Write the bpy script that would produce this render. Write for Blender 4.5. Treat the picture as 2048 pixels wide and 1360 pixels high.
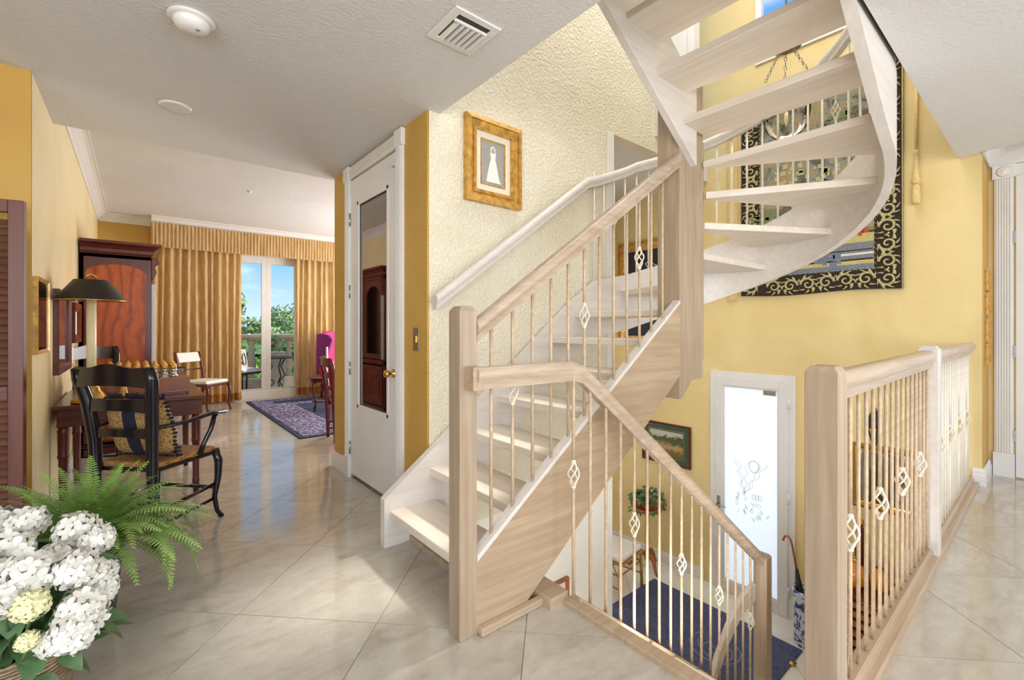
import bpy, bmesh, math, random
from mathutils import Vector, Matrix
rnd = random.Random(7)
sc = bpy.context.scene
for o in list(bpy.data.objects): bpy.data.objects.remove(o)
COL = sc.collection
PI = math.pi
# ------------------------------------------------------------------ camera
AZ = math.atan2(754, 908)
cd = bpy.data.cameras.new('camera'); cam = bpy.data.objects.new('camera', cd); COL.objects.link(cam)
cam.location = (0, 0, 1.25); cam.rotation_euler = (PI/2, 0, -AZ)
cd.sensor_width = 36; cd.lens = 36*908/2048; cd.shift_y = -25/2048; cd.clip_start = .05; cd.clip_end = 400
sc.camera = cam
# ------------------------------------------------------------------ exposure
vs = sc.view_settings
vs.view_transform = 'Standard'; vs.look = 'None'; vs.gamma = 1; vs.use_curve_mapping = False
vs.exposure = -0.04
# ------------------------------------------------------------------ world
w = bpy.data.worlds.new('world'); sc.world = w; w.use_nodes = True
nt = w.node_tree; N = nt.nodes; L = nt.links; N.clear()
wo = N.new('ShaderNodeOutputWorld'); bg = N.new('ShaderNodeBackground'); tc = N.new('ShaderNodeTexCoord')
sep = N.new('ShaderNodeSeparateXYZ'); rp = N.new('ShaderNodeValToRGB')
L.new(tc.outputs['Generated'], sep.inputs[0]); L.new(sep.outputs[2], rp.inputs[0])
cr = rp.color_ramp; cr.elements[0].position = 0.0; cr.elements[0].color = (.62, .78, .90, 1)
cr.elements[1].position = .5; cr.elements[1].color = (.13, .36, .74, 1)
e = cr.elements.new(.12); e.color = (.26, .53, .88, 1)
nz = N.new('ShaderNodeTexNoise'); nz.inputs['Scale'].default_value = 3.2; nz.inputs['Detail'].default_value = 8
mp = N.new('ShaderNodeMapping'); mp.inputs['Scale'].default_value = (1, 1, 3.4)
L.new(tc.outputs['Generated'], mp.inputs[0]); L.new(mp.outputs[0], nz.inputs['Vector'])
r2 = N.new('ShaderNodeValToRGB'); r2.color_ramp.elements[0].position = .52; r2.color_ramp.elements[1].position = .72
L.new(nz.outputs[0], r2.inputs[0])
mx = N.new('ShaderNodeMixRGB'); L.new(r2.outputs[0], mx.inputs[0]); L.new(rp.outputs[0], mx.inputs[1]); mx.inputs[2].default_value = (.95, .97, 1, 1)
L.new(mx.outputs[0], bg.inputs[0]); bg.inputs[1].default_value = 1.35; L.new(bg.outputs[0], wo.inputs[0])
# ------------------------------------------------------------------ sun, daylight and added fill lights
def sun(d, power, ang, col=(1, .96, .88)):
    l = bpy.data.lights.new('sun', 'SUN'); l.energy = power; l.angle = math.radians(ang); l.color = col
    o = bpy.data.objects.new('sun', l); COL.objects.link(o); o.rotation_euler = Vector(d).to_track_quat('-Z', 'Y').to_euler(); o.location = (9, 0, 9)
def area(name, loc, d, sx, sy, power, col=(1, 1, 1)):
    l = bpy.data.lights.new(name, 'AREA'); l.shape = 'RECTANGLE'; l.size = sx; l.size_y = sy; l.energy = power; l.color = col
    o = bpy.data.objects.new(name, l); COL.objects.link(o); o.location = loc; o.rotation_euler = Vector(d).to_track_quat('-Z', 'Y').to_euler(); return o
sun((-.66, .06, -.75), 4.0, 4.5)
area('rear_fill', (-2.2, -2.2, 1.75), (.72, .70, .05), 3.2, 2.0, 175, (1, 1, 1))      # unseen fill light added behind the camera
area('rear_fill', (3.6, -2.3, 1.6), (-.25, 1, .05), 3.0, 2.0, 48, (1, 1, 1))  # second fill added behind the camera, aimed at the landing
area('rear_fill', (1.0, -2.2, 1.7), (-.25, 1, .02), 1.6, 1.8, 60, (1, 1, 1))  # third added fill, brightens the left side
area('stairwell_fill', (3.2, 1.5, 5.75), (0, 0, -1), 2.6, 1.6, 85, (1, 1, 1))  # fill added under the solid upper ceiling, no skylight there
area('living_room_fill', (4.3, 6.8, 1.5), (-1, -.1, .05), 3.0, 2.0, 185, (1, 1, 1))  # unseen fill added near the living room's right wall
area('foyer_fill', (3.6, 4.3, .6), (.25, -1, -.35), 1.6, 2.2, 125, (1, 1, 1))  # fill added out of view behind the stair wall to brighten the foyer
area('front_door_daylight', (5.75, 2.14, -.3), (-1, 0, -.1), .9, 2.3, 11, (1, 1, 1))
area('under_landing_fill', (1.66, .98, -.42), (1, .5, -.12), .8, .5, 38, (1, 1, 1))  # added fill hidden below the floor edge, lifts the lower foyer
# ------------------------------------------------------------------ material helpers
def srgb(r, g, b):
    f = lambda c: (c/255/12.92) if c/255 <= .04045 else ((c/255+.055)/1.055)**2.4
    return (f(r), f(g), f(b), 1)
class MT:
    def __init__(s, name):
        s.m = bpy.data.materials.new(name); s.m.use_nodes = True; s.nt = s.m.node_tree; s.N = s.nt.nodes; s.L = s.nt.links
        s.b = s.N['Principled BSDF']; s.out = s.N['Material Output']
        s.tc = s.N.new('ShaderNodeTexCoord')
    def set(s, **k):
        for a, v in k.items(): s.b.inputs[a.replace('_', ' ')].default_value = v
        return s
    def co(s, scale=(1, 1, 1), src='Object', rot=(0, 0, 0)):
        m = s.N.new('ShaderNodeMapping'); m.inputs['Scale'].default_value = scale; m.inputs['Rotation'].default_value = rot
        s.L.new(s.tc.outputs[src], m.inputs[0]); return m.outputs[0]
    def noise(s, vec, scale, detail=4, rough=.55, dist=0):
        n = s.N.new('ShaderNodeTexNoise'); n.inputs['Scale'].default_value = scale; n.inputs['Detail'].default_value = detail
        n.inputs['Roughness'].default_value = rough; n.inputs['Distortion'].default_value = dist; s.L.new(vec, n.inputs['Vector']); return n.outputs[0]
    def vor(s, vec, scale, out='Distance'):
        n = s.N.new('ShaderNodeTexVoronoi'); n.inputs['Scale'].default_value = scale; s.L.new(vec, n.inputs['Vector']); return n.outputs[out]
    def wave(s, vec, scale, dist=2, d='X', detail=2):
        n = s.N.new('ShaderNodeTexWave'); n.bands_direction = d; n.inputs['Scale'].default_value = scale; n.inputs['Distortion'].default_value = dist
        n.inputs['Detail'].default_value = detail; s.L.new(vec, n.inputs['Vector']); return n.outputs['Fac']
    def ramp(s, fac, stops, const=False):
        n = s.N.new('ShaderNodeValToRGB'); c = n.color_ramp
        if const: c.interpolation = 'CONSTANT'
        c.elements[0].position = stops[0][0]; c.elements[0].color = stops[0][1]
        c.elements[1].position = stops[-1][0]; c.elements[1].color = stops[-1][1]
        for p, col in stops[1:-1]: e = c.elements.new(p); e.color = col
        s.L.new(fac, n.inputs[0]); return n.outputs[0]
    def mix(s, fac, a, b, mode='MIX'):
        n = s.N.new('ShaderNodeMixRGB'); n.blend_type = mode
        for i, v in enumerate((fac, a, b)):
            if isinstance(v, (int, float, tuple)): n.inputs[i].default_value = v
            else: s.L.new(v, n.inputs[i])
        return n.outputs[0]
    def math(s, op, a, b=0):
        n = s.N.new('ShaderNodeMath'); n.operation = op
        for i, v in enumerate((a, b)):
            if isinstance(v, (int, float)): n.inputs[i].default_value = v
            else: s.L.new(v, n.inputs[i])
        return n.outputs[0]
    def col(s, o): s.L.new(o, s.b.inputs['Base Color']); return s
    def rough(s, o): s.L.new(o, s.b.inputs['Roughness']); return s
    def bump(s, h, strength=.3, dist=.01):
        n = s.N.new('ShaderNodeBump'); n.inputs['Strength'].default_value = strength; n.inputs['Distance'].default_value = dist
        s.L.new(h, n.inputs['Height']); s.L.new(n.outputs[0], s.b.inputs['Normal']); return s
def plain(name, rgb, rough=.5, metal=0, var=.06, scale=6, bump=0):
    t = MT(name); c = srgb(*rgb); v = t.co()
    d = tuple(max(0, x*(1-var*2)) for x in c[:3])+(1,); l = tuple(min(1, x*(1+var)) for x in c[:3])+(1,)
    n = t.noise(v, scale); t.col(t.ramp(n, [(.3, d), (.7, l)])); t.set(Roughness=rough, Metallic=metal)
    if bump: t.bump(t.noise(v, scale*8), bump, .004)
    return t.m
def plaster(name, a, b, bstr, bscale, bdist=.006, rough=.6):
    t = MT(name); v = t.co(src='Object')
    n = t.noise(v, 1.6, 5, .6, .6); t.col(t.ramp(n, [(.3, srgb(*a)), (.7, srgb(*b))])); t.set(Roughness=rough)
    k = t.noise(v, bscale, 3, .5, .4); k2 = t.ramp(k, [(.42, (0, 0, 0, 1)), (.6, (1, 1, 1, 1))]); t.bump(k2, bstr, bdist); return t.m
def wood(name, a, b, axis=2, gs=14, rough=.4, c=None, spec=.5, rings=.35):
    t = MT(name); s = [1, 1, 1]; s[axis] = .06; v = t.co(tuple(s))
    n = t.noise(v, gs*2, 6, .6, .3); n2 = t.noise(v, gs*.35, 3, .5, 1.2)
    f = t.mix(rings, n, n2); st = [(.32, srgb(*a)), (.68, srgb(*b))]
    if c: st.insert(1, (.5, srgb(*c)))
    t.col(t.ramp(f, st)); t.set(Roughness=rough); t.b.inputs['Specular IOR Level'].default_value = spec; t.bump(n, .08, .002); return t.m
M = {}
M['cream'] = plaster('cream_knockdown_plaster', (222, 212, 186), (234, 226, 206), .65, 42, .007)
M['yellow'] = plaster('yellow_plaster', (216, 192, 132), (228, 205, 148), .10, 30)
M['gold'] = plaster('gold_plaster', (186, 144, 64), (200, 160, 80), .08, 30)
M['wallpaper'] = plaster('gold_paper', (226, 204, 150), (238, 220, 178), .35, 60, .003, .35)
M['ceil'] = plaster('ceiling_plaster', (214, 211, 210), (219, 217, 216), .22, 55, .004, .8)
M['white'] = plain('white_paint', (226, 223, 220), .3, var=.02)
M['whitewall'] = plaster('white_plaster', (232, 228, 218), (238, 235, 226), .4, 42)
M['pickled'] = wood('pickled_wood_vertical', (150, 130, 107), (184, 167, 145), 2, 16, .38, (168, 148, 125))
M['pickledx'] = wood('pickled_wood_along', (158, 135, 108), (190, 170, 144), 0, 16, .36, (175, 152, 125))
M['tread'] = wood('pickled_wood_tread', (214, 201, 184), (232, 224, 213), 1, 13, .34, (224, 213, 199))
M['rail'] = wood('pickled_rail', (166, 145, 122), (198, 181, 162), 0, 18, .24, (183, 163, 142))
M['whitewood'] = wood('whitewashed_wood', (208, 200, 192), (226, 219, 213), 0, 14, .35, (217, 210, 203))
M['rod'] = plain('baluster_cream_metal', (200, 176, 146), .38, 0, .12, 40)
M['rodw'] = plain('baluster_white_metal', (236, 228, 212), .35, 0, .05, 30)
M['knot'] = plain('basket_twist_metal', (232, 220, 200), .3, 0, .05, 60)
M['mahog'] = wood('mahogany', (66, 20, 14), (104, 38, 26), 2, 12, .28)
M['mahogx'] = wood('mahogany_along', (70, 26, 18), (112, 48, 32), 0, 12, .22)
M['shutter'] = wood('dark_red_brown_louver', (84, 40, 28), (110, 58, 42), 2, 12, .4)
M['slat'] = wood('louver_slat', (92, 58, 44), (122, 84, 66), 0, 12, .42)
t = MT('orange_burl_veneer'); v = t.co((1, 1, .45)); wv = t.wave(v, 3.2, 9, 'X', 3); n = t.noise(v, 26, 5)
t.col(t.mix(.35, t.ramp(wv, [(.05, srgb(146, 60, 20)), (.2, srgb(182, 84, 28)), (.8, srgb(200, 98, 34))]), t.ramp(n, [(.35, srgb(150, 62, 20)), (.65, srgb(206, 104, 40))]))); t.set(Roughness=.3); t.b.inputs['Specular IOR Level'].default_value = .3; M['orange'] = t.m
M['blackl'] = plain('black_lacquer', (26, 21, 26), .18, 0, .2, 10)
M['redchair'] = plain('dark_red_lacquer', (96, 16, 34), .25, 0, .1)
M['brass'] = plain('polished_brass', (214, 172, 92), .22, 1, .05)
M['gilt'] = plain('gilded_wood', (214, 164, 80), .33, .4, .22, 22, .3)
M['pewter'] = plain('brushed_pewter', (170, 160, 145), .3, .9, .08)
M['nickel'] = plain('nickel', (186, 182, 174), .25, .9, .05)
M['bamboo'] = plain('bamboo_gold', (186, 140, 70), .35, 0, .2, 30)
M['chestnut'] = wood('chestnut_wood', (138, 74, 34), (176, 104, 54), 2, 10, .3)
M['navy'] = None
M['black'] = plain('black_matte', (22, 20, 22), .5)
M['shade'] = plain('black_shade', (36, 28, 24), .45, 0, .1)
M['candle'] = plain('cream_candle_tube', (238, 226, 188), .35, 0, .03)
M['linen'] = plain('white_upholstery', (232, 226, 220), .8, 0, .03, 20, .2)
M['pink'] = plain('magenta_upholstery', (196, 22, 98), .7, 0, .12, 8, .2)
M['leaf'] = plain('fern_green', (132, 172, 80), .5, 0, .25, 9)
M['leaf2'] = plain('fern_light_green', (166, 200, 110), .5, 0, .2, 9)
M['leafd'] = plain('dark_leaf', (84, 116, 72), .42, 0, .25, 12)
M['petal'] = plain('white_petal', (228, 226, 218), .6, 0, .04, 25)
M['petalg'] = plain('greenish_petal', (226, 224, 176), .6, 0, .08, 25)
M['stone'] = plain('cast_stone', (206, 190, 168), .8, 0, .1, 9, .3)
M['blackiron'] = plain('wrought_iron', (30, 28, 28), .45, .4)
M['terracotta'] = plain('terracotta', (190, 110, 62), .55, 0, .12)
M['darkpot'] = plain('dark_blue_pot', (46, 54, 68), .3, 0, .15)
M['grille'] = plain('perforated_grey', (176, 172, 168), .6, 0, .12, 180)
M['peach'] = plain('bell_pull_cream', (226, 196, 132), .7, 0, .1, 40, .3)
def mk():
    t = MT('marble_tile'); v = t.co()
    oi = t.N.new('ShaderNodeObjectInfo')
    va = t.N.new('ShaderNodeVectorMath'); va.operation = 'ADD'; mu = t.N.new('ShaderNodeMath'); mu.operation = 'MULTIPLY'; mu.inputs[1].default_value = 37
    t.L.new(oi.outputs['Random'], mu.inputs[0]); t.L.new(v, va.inputs[0]); t.L.new(mu.outputs[0], va.inputs[1]); p = va.outputs[0]
    mp = t.N.new('ShaderNodeMapping'); mp.inputs['Rotation'].default_value = (0, 0, .5); mp.inputs['Scale'].default_value = (1, 3.2, 1); t.L.new(p, mp.inputs[0])
    n = t.noise(mp.outputs[0], 2.6, 10, .62, .8); n2 = t.noise(p, 14, 6, .7)
    c = t.ramp(n, [(.28, srgb(150, 141, 126)), (.46, srgb(176, 169, 157)), (.6, srgb(189, 184, 174)), (.75, srgb(163, 154, 139))])
    c2 = t.mix(.25, c, t.ramp(n2, [(.35, srgb(186, 174, 156)), (.6, srgb(218, 212, 202))]))
    c3 = t.mix(t.math('MULTIPLY', oi.outputs['Random'], .3), c2, srgb(178, 167, 150)); t.col(c3)
    t.rough(t.ramp(n, [(.3, (.07,)*3+(1,)), (.7, (.14,)*3+(1,))])); t.bump(n2, .03, .002); t.b.inputs['Specular IOR Level'].default_value = .85; M['tile'] = t.m
    t = MT('white_marble_tile'); v = t.co(); n = t.noise(v, 3, 8, .6, 1); t.col(t.ramp(n, [(.3, srgb(226, 220, 208)), (.7, srgb(240, 237, 230))])); t.set(Roughness=.15); M['wtile'] = t.m
    t = MT('grout'); v = t.co(); t.col(t.ramp(t.noise(v, 20), [(.3, srgb(150, 136, 116)), (.7, srgb(176, 162, 142))])); t.set(Roughness=.8); M['grout'] = t.m
    # curtain
    t = MT('gold_silk'); v = t.co((1, 1, .15)); n = t.noise(v, 30, 4); t.col(t.ramp(n, [(.3, srgb(196, 154, 90)), (.7, srgb(236, 206, 152))])); t.set(Roughness=.5)
    t.b.inputs['Sheen Weight'].default_value = .25; tr = t.N.new('ShaderNodeBsdfTranslucent'); tr.inputs[0].default_value = srgb(226, 180, 110)
    ms = t.N.new('ShaderNodeMixShader'); ms.inputs[0].default_value = .3; t.L.new(t.b.outputs[0], ms.inputs[1]); t.L.new(tr.outputs[0], ms.inputs[2]); t.L.new(ms.outputs[0], t.out.inputs[0]); M['curtain'] = t.m
    # frosted glass
    t = MT('frosted_glass'); v = t.co(); n = t.noise(v, 60); t.col(t.ramp(n, [(.3, srgb(226, 230, 234)), (.7, srgb(240, 242, 244))])); t.set(Roughness=.3)
    tr = t.N.new('ShaderNodeBsdfTranslucent'); tr.inputs[0].default_value = srgb(240, 243, 246)
    ms = t.N.new('ShaderNodeMixShader'); ms.inputs[0].default_value = .6; t.L.new(t.b.outputs[0], ms.inputs[1]); t.L.new(tr.outputs[0], ms.inputs[2]); t.L.new(ms.outputs[0], t.out.inputs[0]); M['frost'] = t.m
    for nm, tint, g in (('clear_glass', (1, 1, 1, 1), .06), ('picture_glass', (1, 1, 1, 1), .1), ('bell_glass', (.93, .91, .87, 1), .16)):
        t = MT(nm); tp = t.N.new('ShaderNodeBsdfTransparent'); tp.inputs[0].default_value = tint; gl = t.N.new('ShaderNodeBsdfGlossy'); gl.inputs['Roughness'].default_value = .03
        lw = t.N.new('ShaderNodeLayerWeight'); lw.inputs[0].default_value = g+.02; ms = t.N.new('ShaderNodeMixShader')
        t.L.new(t.math('MULTIPLY', lw.outputs['Fresnel'], 1.0), ms.inputs[0]); t.L.new(tp.outputs[0], ms.inputs[1]); t.L.new(gl.outputs[0], ms.inputs[2]); t.L.new(ms.outputs[0], t.out.inputs[0]); M[nm] = t.m
    t = MT('dark_mirror_glass'); t.set(Metallic=1, Roughness=.03); t.b.inputs['Base Color'].default_value = srgb(150, 144, 142); M['darkmirror'] = t.m
    t = MT('mirror'); t.set(Metallic=1, Roughness=.03); t.b.inputs['Base Color'].default_value = srgb(170, 176, 178); M['mirror'] = t.m
    # navy mat
    t = MT('navy_carpet'); v = t.co(); n = t.noise(v, 110, 3, .8); n2 = t.noise(v, 9, 3); t.col(t.mix(.35, t.ramp(n, [(.38, srgb(42, 46, 76)), (.62, srgb(108, 116, 150))]), t.ramp(n2, [(.3, srgb(52, 58, 90)), (.7, srgb(84, 94, 130))])))
    t.set(Roughness=.95); t.bump(n, .5, .006); M['navy'] = t.m
    # rug
    t = MT('blue_border_rug'); v = t.co(); n = t.noise(v, 34, 3, .8); t.col(t.ramp(n, [(.44, srgb(44, 42, 76)), (.52, srgb(84, 78, 118)), (.57, srgb(186, 172, 200))])); t.set(Roughness=.95); t.bump(n, .4, .005); M['rugborder'] = t.m
    t = MT('blue_field_rug'); v = t.co(); n = t.noise(v, 60, 3, .7); t.col(t.ramp(n, [(.4, srgb(28, 38, 66)), (.7, srgb(46, 60, 92))])); t.set(Roughness=.95); t.bump(n, .4, .005); M['rugfield'] = t.m
    # rush seat
    t = MT('rush_weave'); v = t.co(); wv = t.wave(v, 42, 1.5, 'X', 3); n = t.noise(v, 40, 3); t.col(t.mix(.5, t.ramp(wv, [(.2, srgb(104, 62, 28)), (.8, srgb(196, 140, 78))]), t.ramp(n, [(.3, srgb(120, 74, 34)), (.7, srgb(200, 150, 92))]))); t.set(Roughness=.5); t.bump(wv, .6, .006); M['rush'] = t.m
    # leopard fabric
    t = MT('speckled_gold_fabric'); v = t.co(); d = t.vor(v, 90); t.col(t.ramp(d, [(.2, srgb(60, 42, 24)), (.45, srgb(176, 138, 84))])); t.set(Roughness=.9); M['leopard'] = t.m
    # basket weave
    t = MT('basket_weave'); v = t.co(); wv = t.wave(v, 26, 2, 'Z', 3); n = t.noise(v, 30); t.col(t.mix(.5, t.ramp(wv, [(.2, srgb(110, 86, 58)), (.8, srgb(206, 184, 146))]), t.ramp(n, [(.3, srgb(130, 104, 74)), (.7, srgb(200, 178, 140))]))); t.set(Roughness=.8); t.bump(wv, .8, .01); M['basket'] = t.m
    # inlaid dark painting, landscape, tapestry field
    t = MT('landscape_print'); v = t.co(); sx = t.N.new('ShaderNodeSeparateXYZ'); t.L.new(v, sx.inputs[0]); n = t.noise(v, 14, 6, .7, .5)
    h = t.math('ADD', t.math('MULTIPLY', sx.outputs[2], 3.2), t.math('MULTIPLY', n, .8))
    t.col(t.ramp(h, [(.05, srgb(120, 98, 52)), (.3, srgb(190, 158, 98)), (.45, srgb(92, 92, 54)), (.62, srgb(64, 74, 52)), (.72, srgb(196, 194, 170)), (.95, srgb(176, 186, 186))])); t.set(Roughness=.4); M['landscape'] = t.m
    t = MT('tapestry_foliage'); v = t.co(); wv = t.vor(v, 9, 'Color'); n = t.noise(v, 22, 5, .7, 1.5)
    t.col(t.mix(.55, t.ramp(n, [(.36, srgb(34, 28, 24)), (.44, srgb(96, 116, 124)), (.5, srgb(190, 174, 128)), (.56, srgb(50, 44, 38)), (.66, srgb(206, 196, 160))]), t.ramp(t.math('MULTIPLY', t.noise(v, 5, 3, .5, 1), 1), [(.42, srgb(44, 36, 30)), (.5, srgb(130, 140, 136)), (.6, srgb(176, 150, 104))])))
    t.set(Roughness=.95); t.bump(n, .3, .004); M['tapfield'] = t.m
    def weave(nm, a, b):
        t = MT(nm); v = t.co(); n = t.noise(v, 120, 3, .7); t.col(t.ramp(n, [(.35, srgb(*a)), (.65, srgb(*b))])); t.set(Roughness=.95); t.bump(n, .4, .003); return t.m
    M['tapdark'] = weave('tapestry_dark', (36, 26, 20), (58, 44, 34)); M['tapgold'] = weave('tapestry_gold_thread', (160, 146, 96), (206, 196, 148))
    M['tapblue'] = weave('tapestry_blue_thread', (86, 100, 122), (128, 138, 150)); M['tapyel'] = weave('tapestry_yellow_thread', (170, 160, 96), (198, 188, 124))
    M['tapgrey'] = weave('tapestry_grey_thread', (104, 100, 112), (142, 138, 142)); M['tapred'] = weave('tapestry_red_thread', (170, 50, 44), (206, 84, 72))
    M['tapcream'] = weave('tapestry_cream_thread', (200, 194, 176), (226, 222, 206)); M['tapgreen'] = weave('tapestry_green_thread', (96, 106, 72), (138, 142, 100))
    M['greenmat'] = weave('green_mat_board', (60, 82, 66), (74, 96, 78)); M['creammat'] = weave('cream_mat_board', (222, 212, 192), (232, 224, 206)); M['greymat'] = weave('grey_photo_ground', (150, 146, 142), (170, 166, 160))
    M['darkpaint'] = weave('dark_painting', (34, 36, 44), (58, 60, 66)); M['sepia'] = weave('sepia_print', (130, 110, 80), (196, 178, 140)); M['gown'] = weave('white_gown', (226, 224, 216), (240, 238, 232)); M['skin'] = weave('skin_tone', (190, 156, 130), (206, 172, 146)); M['hair'] = weave('brown_hair', (90, 66, 48), (110, 84, 62))
    t = MT('blue_white_ceramic'); v = t.co(); n = t.noise(v, 14, 3, .5, 1.5); t.col(t.ramp(n, [(.44, srgb(60, 78, 128)), (.52, srgb(206, 212, 226))])); t.set(Roughness=.15); M['bluewhite'] = t.m
    t = MT('tree_foliage'); v = t.co(); n = t.noise(v, 3, 4); t.col(t.ramp(n, [(.3, srgb(110, 140, 74)), (.7, srgb(200, 210, 140))])); t.set(Roughness=.6); M['treeleaf'] = t.m
    t = MT('bark'); v = t.co((1, 1, .3)); n = t.noise(v, 20); t.col(t.ramp(n, [(.3, srgb(96, 80, 62)), (.7, srgb(150, 132, 108))])); t.set(Roughness=.9); M['bark'] = t.m
    t = MT('grass'); v = t.co(); n = t.noise(v, 2, 6); t.col(t.ramp(n, [(.3, srgb(80, 110, 50)), (.7, srgb(130, 160, 76))])); t.set(Roughness=.95); M['grass'] = t.m
mk()
# ------------------------------------------------------------------ mesh helpers
class MB:
    def __init__(s): s.v = []; s.f = []; s.sm = []
    def add(s, vs, fs, smooth=False):
        o = len(s.v); s.v += [tuple(v) for v in vs]; s.f += [tuple(i+o for i in f) for f in fs]; s.sm += [smooth]*len(fs); return s
    def box(s, x0, x1, y0, y1, z0, z1):
        vs = [(x, y, z) for x in (x0, x1) for y in (y0, y1) for z in (z0, z1)]
        return s.add(vs, [(0, 1, 3, 2), (4, 6, 7, 5), (0, 4, 5, 1), (2, 3, 7, 6), (0, 2, 6, 4), (1, 5, 7, 3)])
    def obox(s, c, ux, uy, uz, sx, sy, sz):
        c = Vector(c); ux, uy, uz = Vector(ux).normalized(), Vector(uy).normalized(), Vector(uz).normalized()
        vs = [c+ux*(a*sx/2)+uy*(b*sy/2)+uz*(d*sz/2) for a in (-1, 1) for b in (-1, 1) for d in (-1, 1)]
        return s.add(vs, [(0, 1, 3, 2), (4, 6, 7, 5), (0, 4, 5, 1), (2, 3, 7, 6), (0, 2, 6, 4), (1, 5, 7, 3)])
    def prism(s, poly, ax, lo, hi):
        def mkp(p, t):
            q = list(p); q.insert(ax, t); return tuple(q)
        n = len(poly); vs = [mkp(p, lo) for p in poly]+[mkp(p, hi) for p in poly]
        return s.add(vs, [tuple(range(n))[::-1], tuple(range(n, 2*n))]+[(i, (i+1) % n, (i+1) % n+n, i+n) for i in range(n)])
    def tube(s, pts, r, seg=8, closed=False, smooth=True, flat=1.0):
        pts = [Vector(p) for p in pts]; n = len(pts); rr = r if isinstance(r, (list, tuple)) else [r]*n
        rings = []; up = None; vs = []
        for i, p in enumerate(pts):
            a = pts[i-1] if (i > 0 or closed) else p; b = pts[(i+1) % n] if (i < n-1 or closed) else p
            t = (b-a)
            if t.length < 1e-9: t = Vector((0, 0, 1))
            t.normalize()
            if up is None: up = Vector((0, 0, 1)) if abs(t.z) < .9 else Vector((1, 0, 0))
            sd = t.cross(up)
            if sd.length < 1e-4: up = Vector((1, 0, 0)) if abs(t.x) < .9 else Vector((0, 1, 0)); sd = t.cross(up)
            sd.normalize(); up = sd.cross(t).normalized()
            for k in range(seg):
                an = 2*PI*k/seg; vs.append(p+sd*math.cos(an)*rr[i]+up*math.sin(an)*rr[i]*flat)
        fs = []
        m = n if closed else n-1
        for i in range(m):
            j = (i+1) % n
            for k in range(seg): k2 = (k+1) % seg; fs.append((i*seg+k, i*seg+k2, j*seg+k2, j*seg+k))
        s.add(vs, fs, smooth)
        if not closed: s.f += [tuple(len(s.v)-len(vs)+k for k in range(seg))[::-1], tuple(len(s.v)-seg+k for k in range(seg))]; s.sm += [False]*2
        return s
    def lathe(s, prof, c=(0, 0, 0), seg=20, smooth=True):
        vs = []; n = len(prof)
        for r, z in prof:
            for k in range(seg): a = 2*PI*k/seg; vs.append((c[0]+r*math.cos(a), c[1]+r*math.sin(a), c[2]+z))
        fs = [(i*seg+k, i*seg+(k+1) % seg, (i+1)*seg+(k+1) % seg, (i+1)*seg+k) for i in range(n-1) for k in range(seg)]
        s.add(vs, fs, smooth)
        o = len(s.v)-len(vs)
        if prof[0][0] > 1e-4: s.f.append(tuple(o+k for k in range(seg))[::-1]); s.sm.append(False)
        if prof[-1][0] > 1e-4: s.f.append(tuple(o+(n-1)*seg+k for k in range(seg))); s.sm.append(False)
        return s
    def sweep(s, prof, path, smooth=False, closed=False):
        # prof: (side, up) pairs; up stays vertical
        path = [Vector(p) for p in path]; n = len(path); m = len(prof); vs = []
        for i, p in enumerate(path):
            if closed: a, b = path[i-1], path[(i+1) % n]
            else: a, b = path[max(0, i-1)], path[min(n-1, i+1)]
            t0 = (p-a); t1 = (b-p); t0.z = t1.z = 0
            t = (t0.normalized() if t0.length > 1e-9 else Vector())+(t1.normalized() if t1.length > 1e-9 else Vector())
            t.normalize(); sd = Vector((t.y, -t.x, 0))
            k = 1.0
            if t0.length > 1e-9 and t1.length > 1e-9: k = 1/max(.35, math.cos(t0.normalized().angle(t1.normalized())/2))
            for (x, z) in prof: vs.append(p+sd*x*k+Vector((0, 0, z)))
        fs = [(i*m+k, i*m+(k+1) % m, ((i+1) % n)*m+(k+1) % m, ((i+1) % n)*m+k) for i in range(n if closed else n-1) for k in range(m)]
        s.add(vs, fs, smooth)
        if not closed: o = len(s.v)-len(vs); s.f += [tuple(o+k for k in range(m))[::-1], tuple(o+(n-1)*m+k for k in range(m))]; s.sm += [False]*2
        return s
    def sphere(s, c, r, seg=12, ring=8, sc_=(1, 1, 1)):
        prof = [(math.sin(PI*i/ring)*1.0, -math.cos(PI*i/ring)) for i in range(ring+1)]
        vs = [(c[0]+a*r*sc_[0]*math.cos(2*PI*k/seg), c[1]+a*r*sc_[1]*math.sin(2*PI*k/seg), c[2]+z*r*sc_[2]) for a, z in prof for k in range(seg)]
        fs = [(i*seg+k, i*seg+(k+1) % seg, (i+1)*seg+(k+1) % seg, (i+1)*seg+k) for i in range(ring) for k in range(seg)]
        return s.add(vs, fs, True)
    def build(s, name, mat, parent=None, world=False, bev=0, sub=0, merge=False):
        off = Vector((0, 0, 0)); inv = None
        if world and parent is not None:
            p = parent; chain = []
            while p is not None: chain.append(p); p = p.parent
            mw = Matrix()
            for q in chain[::-1]: mw = mw @ q.matrix_basis
            inv = mw.inverted()
        vs = [tuple(inv @ Vector(v)) for v in s.v] if inv is not None else s.v
        me = bpy.data.meshes.new(name); me.from_pydata(vs, [], s.f)
        me.polygons.foreach_set('use_smooth', s.sm)
        bm = bmesh.new(); bm.from_mesh(me)
        if merge or sub: bmesh.ops.remove_doubles(bm, verts=bm.verts, dist=1e-5)
        bmesh.ops.recalc_face_normals(bm, faces=bm.faces)
        if bev: bmesh.ops.bevel(bm, geom=[e for e in bm.edges if e.is_manifold and e.calc_face_angle(0) > .5], offset=bev, segments=2, affect='EDGES', profile=.5, clamp_overlap=True)
        bm.to_mesh(me); bm.free()
        o = bpy.data.objects.new(name, me); me.materials.append(mat); COL.objects.link(o)
        if parent is not None: o.parent = parent
        if sub: md = o.modifiers.new('sub', 'SUBSURF'); md.levels = md.render_levels = sub
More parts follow.
